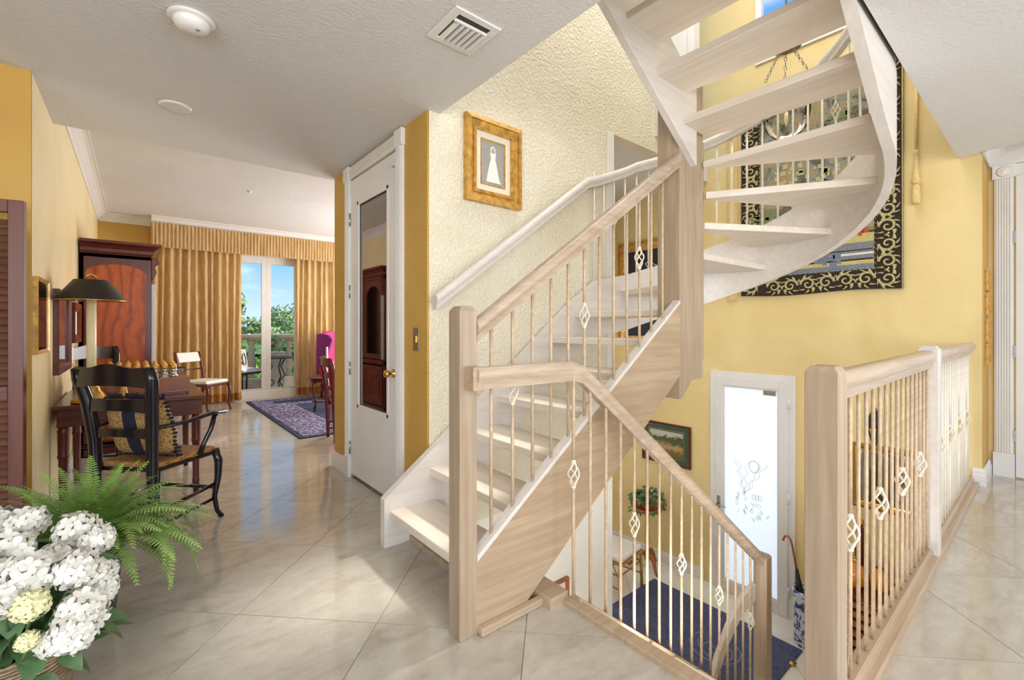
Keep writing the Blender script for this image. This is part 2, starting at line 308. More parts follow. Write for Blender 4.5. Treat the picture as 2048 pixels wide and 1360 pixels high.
        return o
def tag(o, label=None, cat=None, group=None, kind=None):
    if label: o['label'] = label
    if cat: o['category'] = cat
    if group: o['group'] = group
    if kind: o['kind'] = kind
    return o
def thing(name, label, cat, loc=(0, 0, 0), rz=0, group=None, kind=None):
    o = bpy.data.objects.new(name, None); COL.objects.link(o); o.location = loc; o.rotation_euler = (0, 0, rz)
    return tag(o, label, cat, group, kind)
def struct(o, label=None):
    o['kind'] = 'structure'
    if label: o['label'] = label
    return o
def copy_tree(o, parent=None):
    c = o.copy(); COL.objects.link(c)
    if parent is not None: c.parent = parent
    for ch in o.children: copy_tree(ch, c)
    return c
def inst(o, parent, loc, rot=(0, 0, 0), scl=(1, 1, 1)):
    c = o.copy(); COL.objects.link(c); c.parent = parent; c.location = loc; c.rotation_euler = rot; c.scale = scl
    for g in list(o.children):
        d = g.copy(); COL.objects.link(d); d.parent = c
    return c
XW, YT, XL, YF = 5.145, 2.5, -.42, 9.0     # door wall, stair wall, left wall, curtain wall
ZL, ZC, ZC2, ZU = -1.72, 2.6, 2.93, 5.9
XC = 1.394                                  # closet wall
WX = 1.49; WY = .43                         # stairwell edges
# ================================================================== STRUCTURE
def wall(name, ax, p0, p1, a0, a1, z0, z1, mat, holes=(), label=None):
    """ax 'X': plane at X in [p0,p1], running along Y; ax 'Y' the reverse. holes: (a0,a1,z0,z1)"""
    mb = MB(); xs = sorted({a0, a1, *[h[0] for h in holes], *[h[1] for h in holes]}); zs = sorted({z0, z1, *[h[2] for h in holes], *[h[3] for h in holes]})
    for i in range(len(xs)-1):
        for j in range(len(zs)-1):
            cx, cz = (xs[i]+xs[i+1])/2, (zs[j]+zs[j+1])/2
            if any(h[0] < cx < h[1] and h[2] < cz < h[3] for h in holes): continue
            if ax == 'X': mb.box(p0, p1, xs[i], xs[i+1], zs[j], zs[j+1])
            else: mb.box(xs[i], xs[i+1], p0, p1, zs[j], zs[j+1])
    return struct(mb.build(name, mat), label)
def sbox(name, mat, *b, bev=0):
    return struct(MB().box(*b).build(name, mat, bev=bev))
# ---- mid-level floor made of diagonal marble tiles
def clip(poly, a, b, c):
    out = []
    for i in range(len(poly)):
        p, q = poly[i], poly[(i+1) % len(poly)]; dp, dq = a*p[0]+b*p[1]-c, a*q[0]+b*q[1]-c
        if dp <= 0: out.append(p)
        if dp*dq < 0: t = dp/(dp-dq); out.append((p[0]+(q[0]-p[0])*t, p[1]+(q[1]-p[1])*t))
    return out
def tiled(name, rects, ztop, size, q0, p0, mat, thick=.25, cover=None):
    base = MB()
    for (x0, x1, y0, y1) in rects: base.box(x0, x1, y0, y1, ztop-thick, ztop-.004)
    fl = struct(base.build(name, M['grout'])); g = .0018
    xs0 = min(r[0] for r in rects); xs1 = max(r[1] for r in rects); ys0 = min(r[2] for r in rects); ys1 = max(r[3] for r in rects)
    s2 = math.sqrt(2); rng = range(-30, 30)
    for i in rng:
        for j in rng:
            qa, qb = q0+i*size+g, q0+(i+1)*size-g; pa, pb = p0+j*size+g, p0+(j+1)*size-g
            sq = [((p+q)/s2, (p-q)/s2) for p, q in ((pa, qa), (pb, qa), (pb, qb), (pa, qb))]
            cx = sum(a[0] for a in sq)/4; cy = sum(a[1] for a in sq)/4
            if cx < xs0-.6 or cx > xs1+.6 or cy < ys0-.6 or cy > ys1+.6: continue
            if cover and not cover(cx, cy): continue
            mb = MB()
            for (x0, x1, y0, y1) in rects:
                c = sq
                for pl in ((-1, 0, -x0), (1, 0, x1), (0, -1, -y0), (0, 1, y1)):
                    if c: c = clip(c, *pl)
                if len(c) > 2:
                    ar = abs(sum(c[k][0]*c[(k+1) % len(c)][1]-c[(k+1) % len(c)][0]*c[k][1] for k in range(len(c))))/2
                    if ar > 1e-4: mb.prism(c, 2, ztop-.012, ztop)
            if mb.v: mb.build('tile', mat, fl)
    return fl
SZ = .628
tiled('floor', [(-3, WX, -2.5, 2.5), (-3, XC, 2.5, 3.46), (XL, XC, 3.46, 4.2), (XL, 4.6, 4.2, YF), (WX, 5.63, -2.5, WY)], 0, SZ, -.117, 1.86-.0, M['tile'],
      cover=lambda x, y: (x*math.sin(AZ)+y*math.cos(AZ)) > -.3)
tiled('floor_foyer', [(WX, XW, WY, 4.7)], ZL, SZ, -.4, 1.4, M['wtile'])
# ---- ceilings
c = MB().box(-3, 1.48, -2.5, 4.25, ZC, ZC+.33).box(1.48, 5.0, -2.5, .515, ZC, ZC+.33).build('ceiling', M['ceil']); struct(c)
struct(MB().box(XL, 4.6, 4.25, YF, ZC2, ZC2+.2).build('ceiling_living', M['ceil']))
struct(MB().box(5.0, 5.78, -2.5, .515, 2.725, 2.93).build('ceiling_recess', M['ceil']))
struct(MB().box(XC+.1, 3.1, 2.62, 4.1, -.1, 0).build('floor_closet', M['grout']))
struct(MB().box(3.1, XW, 2.62, 4.7, 2.95, 3.1).build('ceiling_foyer', M['ceil']))
struct(MB().box(.2, 5.3, .3, 2.62, ZU, ZU+.1).build('ceiling_upper', M['ceil']))
# ---- walls
wall('wall_front', 'X', XW, XW+.15, .386, 4.7, ZL, ZU, M['yellow'], [(1.70, 2.58, ZL, .757), (1.0, 2.085, 4.06, 5.55)])
wall('wall_stair', 'Y', YT, YT+.12, XC+.012, 4.69, -.05, ZU, M['cream'], [(3.22, 4.69, -.05, 2.95), (3.95, 4.55, 3.1, 5.3)])
wall('wall_stair_lower', 'Y', YT, YT+.12, XC+.012, 3.22, ZL, -.05, M['whitewall'])
wall('wall_closet', 'X', XC, XC+.1, 2.505, 4.2, 0, ZC2+.05, M['gold'], [(2.90, 3.79, 0, 2.475)])
struct(MB().tube([(XC+.012, 2.512, 0), (XC+.012, 2.512, ZC)], .012, 12).build('trim_wall_corner', M['gold']))
wall('wall_closet_back', 'Y', 4.1, 4.2, XC+.1, 4.6, 0, ZC2+.1, M['yellow'])
wall('wall_left', 'X', XL-.12, XL, 3.46, YF, 0, ZC2+.1, M['wallpaper'])
wall('wall_louver', 'Y', 3.46, 3.58, -3, XL-.12, 0, ZC, M['gold'])
wall('wall_corner', 'Y', 3.455, 3.47, -.55, XL, 0, ZC, M['gold'])
wall('wall_back_left', 'X', -3.12, -3, -2.5, 3.46, 0, ZC, M['yellow'], [(-2.3, 1.2, .3, 2.3)])
wall('wall_back', 'Y', -2.62, -2.5, -3, 5.75, 0, ZC, M['yellow'], [(-2.6, .8, .3, 2.3), (1.8, 5.2, .3, 2.3)])
wall('wall_door', 'X', 5.63, 5.75, -2.5, .386, 0, 2.8, M['yellow'])
wall('wall_recess', 'Y', .386, .52, XW+.15, 5.75, 0, 2.8, M['gold'])
sbox('wall_recess_face', M['gold'], XW+.002, XW+.152, .382, .387, 0, 2.8)
wall('wall_curtain', 'Y', YF, YF+.15, XL, 4.6, 0, ZC2, M['gold'], [(1.22, 2.95, 0, 2.56)])
wall('wall_living_right', 'X', 4.6, 4.7, 4.2, YF, 0, ZC2, M['yellow'])
wall('wall_under_landing', 'Y', .36, WY, WX, XW, ZL, -.02, M['cream'])
wall('wall_under_floor', 'X', WX-.1, WX, WY, YT, ZL, -.25, M['whitewall'])
wall('wall_foyer_left', 'X', 3.1, 3.22, YT+.12, 4.7, ZL, 2.95, M['whitewall'])
wall('wall_foyer_far', 'Y', 4.7, 4.8, 3.1, XW, ZL, 2.95, M['yellow'])
wall('wall_upper_right', 'Y', .40, .515, .2, XW, ZC+.02, ZU, M['cream'])
wall('wall_upper_left', 'X', .1, .2, .3, 2.62, 3.3, ZU, M['cream'])
struct(MB().box(.2, 1.48, .4, 2.5, 2.93, 3.3).build('floor_upper', M['ceil']))
sbox('trim_wall_end', M['white'], 3.14, 3.235, 2.49, 2.63, 0, 2.95, bev=.006)
# upper landing door seen between the top treads
d5 = struct(MB().box(3.98, 4.52, 2.53, 2.57, 3.12, 5.27).build('door_4', M['white'], bev=.005))
struct(MB().box(3.88, 3.97, 2.47, 2.62, 3.1, 5.38).box(4.53, 4.66, 2.46, 2.62, 3.1, 5.38).box(3.88, 4.66, 2.46, 2.62, 5.29, 5.38).build('trim_upper_door', M['white'], bev=.006))
# ---- crown mouldings
CR = [(0, 0), (0, -.112), (.012, -.112), (.02, -.09), (.05, -.055), (.075, -.03), (.1, -.018), (.118, -.018), (.118, 0)]
def crown(name, path, flip=1, z=ZC2): return struct(MB().sweep([(x*flip, u) for x, u in CR], [(p[0], p[1], z) for p in path], smooth=False).build(name, M['white']))
crown('trim_crown_left', [(XL, 4.25), (XL, YF), (.19, YF)])
struct(MB().box(.19, 4.6, 8.74, YF, 2.83, ZC2).build('trim_pelmet_soffit', M['white']))
crown('trim_crown_curtain', [(.19, 8.74), (4.6, 8.74)])
crown('trim_crown_living_right', [(4.6, 8.74), (4.6, 4.2)])
crown('trim_crown_recess', [(XW+.0, .382), (5.63, .382), (5.63, -2.5)], z=2.725)
# ---- baseboards
BP = [(0, 0), (0, .135), (.006, .135), (.010, .12), (.016, .115), (.016, .09), (.02, .085), (.02, 0)]
def base(name, path, z=0): return struct(MB().sweep([(x, u) for x, u in BP], [(p[0], p[1], z) for p in path]).build(name, M['white']))
base('baseboard_closet', [(XC, 3.88), (XC, 4.2), (4.6, 4.2)][::-1] and [(4.6, 4.2), (XC, 4.2), (XC, 3.88)][::-1][::-1])
base('baseboard_left', [(XL, 3.46), (XL, YF), (4.6, YF)])
base('baseboard_corner', [(-3, 3.455), (XL, 3.455)])
base('baseboard_front', [(XW, .44), (XW, .382), (5.63, .382)][::1])
base('baseboard_foyer', [(3.22, 4.7), (XW, 4.7), (XW, 2.66)], ZL)
base('baseboard_foyer_left', [(3.22, 2.62), (3.22, 4.7)], ZL)
base('baseboard_foyer_right', [(XW, 1.62), (XW, WY)], ZL)
base('baseboard_stairwall', [(1.6, YT), (3.22, YT)], ZL)
# ---- closet door with mirror glass
def fluted(mb, x0, x1, y0, y1, z0, z1, face, n=5):
    # casing board with raised reeds on its face; face: '-X' along Y width, vertical
    mb.box(x0, x1, y0, y1, z0, z1); wy = (y1-y0)
    for i in range(n):
        c = y0+wy*(i+1)/(n+1); mb.box(x0-.006, x0, c-wy*.045, c+wy*.045, z0, z1)
tr = MB(); fluted(tr, XC-.022, XC, 3.79, 3.88, .17, 2.48, 0, 4); fluted(tr, XC-.022, XC, 2.81, 2.90, .0, 2.48, 0, 4)
tr.box(XC-.03, XC, 3.785, 3.89, 0, .17); tr.box(XC-.022, XC, 2.90, 3.79, 2.48, 2.575)
for i in range(4): tr.box(XC-.028, XC-.022, 2.90, 3.79, 2.497+.02*i, 2.505+.02*i)
tr.box(XC-.032, XC, 3.78, 3.895, 2.475, 2.59); tr.box(XC-.032, XC, 2.80, 2.91, 2.475, 2.59)
struct(tr.build('trim_closet_casing', M['white'], bev=.002))
dr = struct(MB().box(XC-.004, XC+.036, 2.906, 3.784, .035, .62).box(XC-.004, XC+.036, 2.906, 3.784, 2.19+.06, 2.47).box(XC-.004, XC+.036, 2.906, 3.07, .62, 2.25).box(XC-.004, XC+.036, 3.62, 3.784, .62, 2.25).build('door_1', M['white']), 'white closet door with a tall mirrored glass panel')
MB().box(XC+.01, XC+.02, 3.06, 3.63, .61, 2.26).build('mirror_glass', M['darkmirror'], dr)
gb = MB()
for a, b, c_, d_ in ((3.05, 3.08, .60, 2.27), (3.61, 3.64, .60, 2.27), (3.05, 3.64, .60, .63), (3.05, 3.64, 2.24, 2.27)): gb.box(XC-.008, XC+.004, a, b, c_, d_)
gb.build('glazing_bead', M['white'], dr, bev=.003)
kn = MB().lathe([(.0, 0), (.03, 0), (.032, .006), (.012, .012), (.01, .03), (.024, .04), (.029, .055), (.024, .068), (0, .072)], seg=18)
kn.v = [(XC-.004-z, y+2.965, x+.93) for x, y, z in kn.v]; kn.build('knob', M['brass'], dr)
for z in (.2, .86, 1.5, 2.1):
    hb = MB().box(XC-.012, XC-.002, 3.776, 3.80, z, z+.1); hb.tube([(XC-.014, 3.786, z-.004), (XC-.014, 3.786, z+.104)], .006); hb.build('hinge', M['nickel'], dr)
MB().lathe([(0, 0), (.006, .0), (.006, .02), (0, .022)]).build('catch', M['nickel'], dr).matrix_basis = Matrix.Translation((XC-.004, 2.96, 2.37)) @ Matrix.Rotation(-PI/2, 4, 'Y')
# ---- door at far right
tr = MB(); fluted(tr, 5.605, 5.63, .24, .35, .2, 2.5, 0, 6); tr.box(5.595, 5.63, .232, .358, 0, .2); tr.box(5.595, 5.63, .228, .362, 2.50, 2.612); tr.box(5.605, 5.63, -.75, .24, 2.51, 2.605)
tr.build; t_ = struct(tr.build('trim_right_casing', M['white'], bev=.002))
MB().lathe([(.044, 0), (.036, .006), (.028, .003), (.018, .008), (.0, .010)], seg=20).build('rosette', M['white'], t_).matrix_basis = Matrix.Translation((5.594, .295, 2.556)) @ Matrix.Rotation(-PI/2, 4, 'Y')
d2 = struct(MB().box(5.612, 5.65, -.70, .228, .01, 2.51).build('door_2', M['white'], bev=.004), 'white panelled door at the far right edge')
for z0, z1 in ((.2, 1.0), (1.15, 2.36)):
    MB().box(5.604, 5.613, -.6, .12, z0, z1).build('panel', M['white'], d2, bev=.004)
for z in (.3, 1.0, 1.95):
    MB().box(5.6, 5.612, .224, .24, z, z+.1).build('hinge', M['nickel'], d2)
# ---- front door
fd = struct(MB().box(XW-.02, XW+.06, 2.51, 2.58, ZL, .757).box(XW-.02, XW+.06, 1.70, 1.77, ZL, .757).box(XW-.02, XW+.06, 1.77, 2.51, .69, .757).build('trim_front_door_frame', M['white'], bev=.004))
d3 = struct(MB().box(XW-.035, XW+.03, 2.43, 2.515, ZL+.01, .695).box(XW-.035, XW+.03, 1.765, 1.85, ZL+.01, .695).box(XW-.035, XW+.03, 1.85, 2.43, .60, .695).box(XW-.035, XW+.03, 1.85, 2.43, ZL+.01, ZL+.13).build('door_3', M['white'], bev=.004), 'white front door with full-height etched frosted glass')
MB().box(XW-.006, XW+.006, 1.85, 2.43, ZL+.13, .60).build('glass_panel', M['frost'], d3)
gb = MB()
for a in ((2.415, 2.43, ZL+.13, .60), (1.85, 1.865, ZL+.13, .60), (1.865, 2.415, .585, .60), (1.865, 2.415, ZL+.13, ZL+.145)): gb.box(XW-.022, XW-.006, *a)
gb.build('glazing_bead', M['white'], d3)
MB().box(XW-.026, XW-.01, 1.88, 2.0, .535, .585).build('plate', M['nickel'], d3)
hd = MB().box(XW-.044, XW-.035, 2.455, 2.49, -.80, -.66).box(XW-.044, XW-.035, 2.458, 2.487, -.93, -.84)
hd.tube([(XW-.04, 2.472, -.745), (XW-.09, 2.472, -.745), (XW-.092, 2.40, -.748), (XW-.088, 2.37, -.752)], .009)
hd.sphere((XW-.046, 2.472, -.885), .012); hd.build('door_handle', M['nickel'], d3)
for z in (.42, -.55, -1.5): MB().tube([(XW-.03, 1.755, z), (XW-.03, 1.755, z+.1)], .012).build('hinge', M['white'], d3)
et = MB()
def etl(pts, r=.0022): et.tube([(XW-.008, y, z) for y, z in pts], r, 5)
cy, cz = 2.10, -.255
etl([(cy+.05*math.cos(a*PI/12), cz+.065*math.sin(a*PI/12)) for a in range(25)], .004)
for i, (y0, y1) in enumerate(((2.30, 2.21), (2.26, 2.20), (2.03, 2.19), (1.97, 2.18), (2.17, 2.195))):
    etl([(y0+(y1-y0)*t/20+.016*math.sin(t*.9+i), -.2-.36*t/20) for t in range(21)])
for i in range(26):
    a = rnd.uniform(0, 2*PI); r = rnd.uniform(.03, .13); yy, zz = 2.08+r*math.cos(a)*1.0, -.74+r*math.sin(a)*.9
    if i < 14: yy = 2.23+.05*math.cos(a); zz = -.68+.12*math.sin(a)
    etl([(yy+.018*math.cos(t*.8)*(1-.06*t), zz+.024*math.sin(t*.8+i)*(1-.04*t)) for t in range(9)], .0018)
for s_ in (-1, 0, 1): etl([(2.07+s_*.03+.02*math.cos(t*PI/5), -.58+.03*math.sin(t*PI/5)) for t in range(11)])
et.build('etched_drawing', plain('etched_line_grey', (192, 196, 200), .5, var=.02), d3)
# ---- upper window
wn = struct(MB().box(XW-.02, XW+.05, 1.0, 1.06, 4.06, 5.55).box(XW-.02, XW+.05, 2.025, 2.085, 4.06, 5.55).box(XW-.02, XW+.05, 1.06, 2.025, 4.06, 4.12).box(XW-.02, XW+.05, 1.06, 2.025, 5.49, 5.55).box(XW+.0, XW+.03, 1.53, 1.555, 4.12, 5.49).build('window_1', M['white'], bev=.004))
MB().box(XW+.012, XW+.018, 1.06, 2.025, 4.12, 5.49).build('pane', M['clear_glass'], wn)
# ---- balcony door
wd = MB()
for a in ((1.22, 1.29), (2.88, 2.95)): wd.box(a[0], a[1], 9.0, 9.1, 0, 2.56)
wd.box(1.22, 2.95, 9.0, 9.1, 2.49, 2.56).box(1.22, 2.95, 9.0, 9.1, 0, .05)
w2 = struct(wd.build('window_2', M['white'], bev=.004))
for x0, x1 in ((1.29, 1.80), (1.80, 2.34), (2.34, 2.88)):
    s_ = MB().box(x0, x0+.075, 9.02, 9.07, .05, 2.49).box(x1-.075, x1, 9.02, 9.07, .05, 2.49).box(x0+.075, x1-.075, 9.02, 9.07, .05, .17).box(x0+.075, x1-.075, 9.02, 9.07, 2.38, 2.49).build('sash', M['white'], w2, bev=.004)
    MB().box(x0+.075, x1-.075, 9.04, 9.046, .17, 2.38).build('pane', M['clear_glass'], s_)
# ---- stairwell edge boards
struct(MB().box(1.487, 1.545, .5, 1.43, -.28, .022).build('trim_well_edge', M['pickledx'], bev=.004))
struct(MB().box(1.41, 1.525, 1.43, 1.60, -.02, .05).build('trim_corner_block', M['pickledx'], bev=.008))
struct(MB().box(1.072, 1.415, 1.478, 1.515, 0, .035).build('trim_stair_base', M['pickledx'], bev=.008))
struct(MB().prism([(.40, 0), (.40, .022), (.408, .03), (.428, .032), (.43, .05), (.44, .062), (.475, .062), (.485, .05), (.485, -.3), (.44, -.3), (.43, 0)], 0, 1.56, XW-.001).build('trim_landing_curb', M['pickledx']))
# ================================================================== STAIRCASE
zk = lambda k: .195*k+.008
st = thing('staircase', 'open-riser pale pickled-wood staircase winding up around its central post', 'staircase', (1.03, 1.555, 0))
def tread(poly, k, th=.045, mat='tread'):
    return MB().prism(poly, 2, zk(k)-th, zk(k)).build('tread', M[mat], st, world=True, bev=.006)
for k in range(1, 7):
    x0 = 1.118+.258*(k-1); tread([(x0, 1.555), (x0+.288, 1.555), (x0+.288, 2.447), (x0, 2.447)], k)
EX, EY = 2.93, 1.53
def ell(t, dr_=0):
    t = math.radians(t); ax = 1.065+dr_; ay = (.9325 if t > 0 else .97)+dr_; return (EX+ax*math.cos(t), EY+ay*math.sin(t))
tb = {6: 92, 7: 70, 8: 35, 9: 0, 10: -31.6, 11: -63, 12: -92}
PV = (2.88, 1.56)
for k in range(7, 13):
    ta = tb[k-1]+(4 if k > 7 else 0); tb_ = tb[k]; n = 8; pts = [ell(ta+(tb_-ta)*i/n, -.02) for i in range(n+1)]
    if k == 7: pts = [(2.666, 2.447)]+pts
    def inn(p, r=.08): d = Vector((p[0]-PV[0], p[1]-PV[1])); d.normalize(); return (PV[0]+d.x*r, PV[1]+d.y*r)
    ia, ib = inn(pts[0]), inn(pts[-1])
    if k == 7: ia = (2.666, 1.60)
    if k >= 11: ib = (ib[0], 1.50)
    tread([ia]+pts+[ib], k)
for k in range(13, 18):
    xb = 2.587-.2855*(k-13); tread([(xb, .58), (xb+.315, .58), (xb+.315, 1.478), (xb, 1.478)], k, mat='tread')
nos = lambda x: .203+(x-1.118)*.756
nosU = lambda x: 2.543+(2.87-x)*.684
MB().prism([(1.07, .0), (1.07, .302), (2.66, 1.437), (2.66, .973), (1.306, 0)], 1, 1.513, 1.557).build('stringer', M['pickledx'], st, world=True, bev=.004)
MB().box(1.24, 1.27, 1.56, 2.44, 0, .032).build('floor_cleat', M['pickledx'], st, world=True)
# cap on the near stringer
MB().prism([(1.072, .295), (1.072, .318), (2.62, 1.423), (2.62, 1.40)], 1, 1.508, 1.562).build('stringer_cap', M['whitewood'], st, world=True, bev=.003)
# outer stringer: straight, winding, straight
def opath():
    P = []
    for x in [1.085, 1.20, 1.35, 1.5, 1.8, 2.1, 2.4, 2.67]: P.append((x, 2.4625, nos(x)))
    P.append((2.80, 2.4625, 1.45))
    K = [(92, 1.495), (70, 1.568), (35, 1.763), (0, 1.958), (-31.6, 2.153), (-63, 2.348), (-92, 2.543)]
    t = 90
    while t >= -90:
        for (a, za), (b, zb) in zip(K, K[1:]):
            if b <= t <= a: z = za+(zb-za)*(a-t)/(a-b); break
        x, y = ell(t); P.append((x, y, z)); t -= 5
    for x in [2.75, 2.5, 2.2, 1.9, 1.6, 1.45]: P.append((x, .56, nosU(x)))
    return P
OP = opath()
def ribbon(P, th, up, dn, zmin=None):
    mb = MB(); n = len(P); vs = []
    for i, p in enumerate(P):
        a, b = P[max(0, i-1)], P[min(n-1, i+1)]; t = Vector((b[0]-a[0], b[1]-a[1], 0)).normalized(); sd = Vector((t.y, -t.x, 0))*th/2
        zt, zb = p[2]+(up(i) if callable(up) else up), p[2]-(dn(i) if callable(dn) else dn)
        if zmin is not None: zb = max(zb, zmin)
        for s_, z in ((-1, zb), (1, zb), (1, zt), (-1, zt)): vs.append((p[0]+sd.x*s_, p[1]+sd.y*s_, z))
    fs = [(i*4+k, i*4+(k+1) % 4, (i+1)*4+(k+1) % 4, (i+1)*4+k) for i in range(n-1) for k in range(4)]+[(3, 2, 1, 0), tuple(4*(n-1)+k for k in range(4))]
    mb.add(vs, fs, True); return mb
def autosm(o, ang=35):
    for p in o.data.polygons: p.use_smooth = True
    bm = bmesh.new(); bm.from_mesh(o.data)
    for e_ in bm.edges:
        if e_.calc_face_angle(0) > math.radians(ang): e_.smooth = False
    bm.to_mesh(o.data); bm.free(); return o
autosm(ribbon(OP, .05, lambda i: .095 if i < 9 else .14, lambda i: .37 if i < 9 else .335, 0).build('stringer', M['whitewood'], st, world=True))
MB().prism([(2.75, nosU(2.75)-.345), (2.75, nosU(2.75)+.14), (1.42, nosU(1.42)+.14), (1.42, nosU(1.42)-.345)], 1, 1.47, 1.515).build('stringer', M['whitewood'], st, world=True, bev=.004)
MB().prism([(2.62, .80), (2.645, .80), (2.775, .91), (2.91, .915), (2.91, 2.95), (2.62, 2.95)], 1, 1.512, 1.672).build('newel_post', M['pickled'], st, world=True, bev=.006)
MB().prism([(2.91, 1.02), (2.955, 1.04), (2.955, 2.5), (2.91, 2.5)], 1, 1.53, 1.66).build('post_strip', M['pickled'], st, world=True, bev=.004)
RP = [(-.022, -.088), (.022, -.088), (.024, -.062), (.028, -.056), (.034, -.046), (.036, -.028), (.03, -.01), (.016, 0), (-.016, 0), (-.03, -.01), (-.036, -.028), (-.034, -.046), (-.028, -.056), (-.024, -.062)]
def rail(path, parent, mat='rail', name='handrail'): return autosm(MB().sweep(RP, path).build(name, M[mat], parent, world=True), 40)
def newel(x, y, z0, z1, s_, parent, mat='pickled', name='newel_post'):
    h = s_/2; c = .014
    mb = MB(); L_ = [(h, z0), (h, z1-c*1.4), (h-c, z1), ]
    vs = []
    for r, z in L_: vs += [(x-r, y-r, z), (x+r, y-r, z), (x+r, y+r, z), (x-r, y+r, z)]
    fs = [(3, 2, 1, 0)]+[(i*4+k, i*4+(k+1) % 4, (i+1)*4+(k+1) % 4, (i+1)*4+k) for i in range(2) for k in range(4)]+[(8, 9, 10, 11)]
    mb.add(vs, fs); return mb.build(name, M[mat], parent, world=True, bev=.003)
newel(1.031, 1.556, 0, 1.337, .083, st)
r0 = lambda x: 1.281+(x-1.0766)*.686
rail([(1.073, 1.538, r0(1.073)), (1.8, 1.538, r0(1.8)), (2.619, 1.538, r0(2.619))], st)
# wall rail continuing over the winders
WR = [(1.395, 2.415, 1.447), (2.0, 2.415, 1.447+.605*.7256), (2.62, 2.415, 2.336)]
for i, p in enumerate(OP):
    if p[0] > 2.78 and i > 8 or i > 20:
        q = Vector((EX, EY)); WR.append((p[0], p[1], p[2]+1.0+min(.1, .02*(i-9))))
WR = WR[:3]+[(2.80, 2.43, 2.46)]+WR[3:]
rail(WR, st, 'whitewood')
for x in (1.62, 2.35): # wall brackets
    MB().tube([(x, 2.495, r0(x)+.0-.12), (x, 2.45, r0(x)-.12), (x, 2.418, 1.447+(x-1.395)*.7256-.08)], .008).build('rail_bracket', M['nickel'], st, world=True)
# ---- balusters
def rodmesh(name, L_, mat, knobz=None, kmat='knot', r=.0082):
    o = MB().tube([(0, 0, 0), (0, 0, (knobz-.05 if knobz else L_))], r, 8)
    if knobz: o.tube([(0, 0, knobz+.05), (0, 0, L_)], r, 8)
    ob = o.build(name, M[mat])
    if knobz:
        kb = MB()
        for j in range(4):
            kb.tube([((.004+.021*math.sin(PI*t/10))*math.cos(j*PI/2+t*.33), (.004+.021*math.sin(PI*t/10))*math.sin(j*PI/2+t*.33), knobz-.055+.11*t/10) for t in range(11)], .0042, 6)
        kb.sphere((0, 0, knobz-.056), .0115, 8, 6).sphere((0, 0, knobz+.056), .0115, 8, 6)
        kk = kb.build('basket_twist', M[kmat], ob)
    return ob
def place_rods(parent, pts, L_, mat, every=4, first=0, kz=.5, r=.0078):
    a = rodmesh('baluster', L_, mat, r=r); b = rodmesh('baluster', L_, mat, kz, r=r); off = Vector(parent.location)
    for i, p in enumerate(pts):
        src = b if (i % every) == first else a
        inst(src, parent, Vector(p[:3])-off, (0, 0, rnd.uniform(0, 1)), (1, 1, p[3] if len(p) > 3 else 1))
    for s_ in (a, b):
        for g in list(s_.children): bpy.data.objects.remove(g)
        bpy.data.objects.remove(s_)
us = [1.162+.1184*i for i in range(12)]
place_rods(st, [(x, 1.538, .302+(x-1.07)*.7145+.0) for x in us], .90, 'rod', 4, 1, .52)
# outer winder balusters
import itertools
acc = 0; pts = []; nxt = .0
rodbase = [(p[0], p[1], p[2]+.13) for p in OP[9:]]
i = 0; tot = 0
for a, b in zip(rodbase, rodbase[1:]):
    l = math.hypot(b[0]-a[0], b[1]-a[1])
    while nxt <= tot+l: f = (nxt-tot)/l; pts.append(tuple(a[j]+(b[j]-a[j])*f for j in range(3))); nxt += .118
    tot += l
place_rods(st, pts, .90, 'rodw', 4, 2, .5)
# ---- railing that goes down beside the lower flight
lr = thing('descending_railing', 'pale railing bending down from the tall newel to the short newel above the blue mat', 'railing', (1.5, 1.41, 0))
nl = newel(3.535, 1.385, -1.66, -.405, .092, lr)
zr = lambda x: 1.10-(x-1.54)*.762
rail([(1.035, 1.474, 1.093), (1.50, 1.405, 1.10), (1.56, 1.392, 1.085), (2.4, 1.385, zr(2.4)), (3.49, 1.385, zr(3.49))], lr)
MB().box(1.012, 1.062, 1.452, 1.514, 1.0, 1.095).build('rail_block', M['pickledx'], lr, world=True, bev=.004)
zs = lambda x: .035-(x-1.53)*.775
MB().prism([(1.53, .045), (3.49, zs(3.49)), (3.49, zs(3.49)-.32), (1.92, -.58), (1.53, -.28)], 1, 1.365, 1.408).build('stringer', M['pickledx'], lr, world=True, bev=.004)
place_rods(lr, [(1.508+.1138*i, 1.386, min(.05, zs(1.508+.1138*i))) for i in range(17)], 1.0, 'rod', 4, 0, .545)
cp = [(3.50, 1.43, -.62), (3.36, 1.47, -.70), (3.22, 1.50, -.86), (3.10, 1.52, -1.04), (3.02, 1.53, -1.22), (2.96, 1.54, -1.45)]
autosm(ribbon(cp, .035, .0, .12).build('curved_skirt', M['whitewood'], lr, world=True))
lf = thing('lower_stair', 'short pale wooden flight leading down to the foyer below the floor edge', 'staircase', (1.6, .9, ZL))
for k in range(1, 9):
    x = 1.49+.2557*k-.03+.05; MB().box(x-.255, x+.03, .49, 1.36, -.191*k-.045, -.191*k).build('tread', M['tread'], lf, world=True, bev=.006)
MB().prism([(1.56, -.05), (3.52, -1.50), (3.52, ZL), (3.3, ZL), (1.56, -.42)], 1, .44, .485).build('stringer', M['pickledx'], lf, world=True)
# ---- landing balustrade on the right
lb = thing('landing_balustrade', 'level balustrade along the right landing with a square near post', 'railing', (1.6, .45, 0))
newel(1.614, .452, 0, 1.135, .088, lb); newel(3.335, .452, .0, 1.15, .088, lb, 'whitewood')
rail([(1.655, .452, 1.112), (3.30, .452, 1.125)], lb); rail([(3.375, .452, 1.13), (5.08, .452, 1.13)], lb)
place_rods(lb, [(1.765+.1005*i, .452, .055) for i in range(16)], .99, 'rod', 4, 1, .50, .0066)
place_rods(lb, [(3.47+.1005*i, .452, .055) for i in range(16)], .99, 'rodw', 4, 2, .50, .0066)
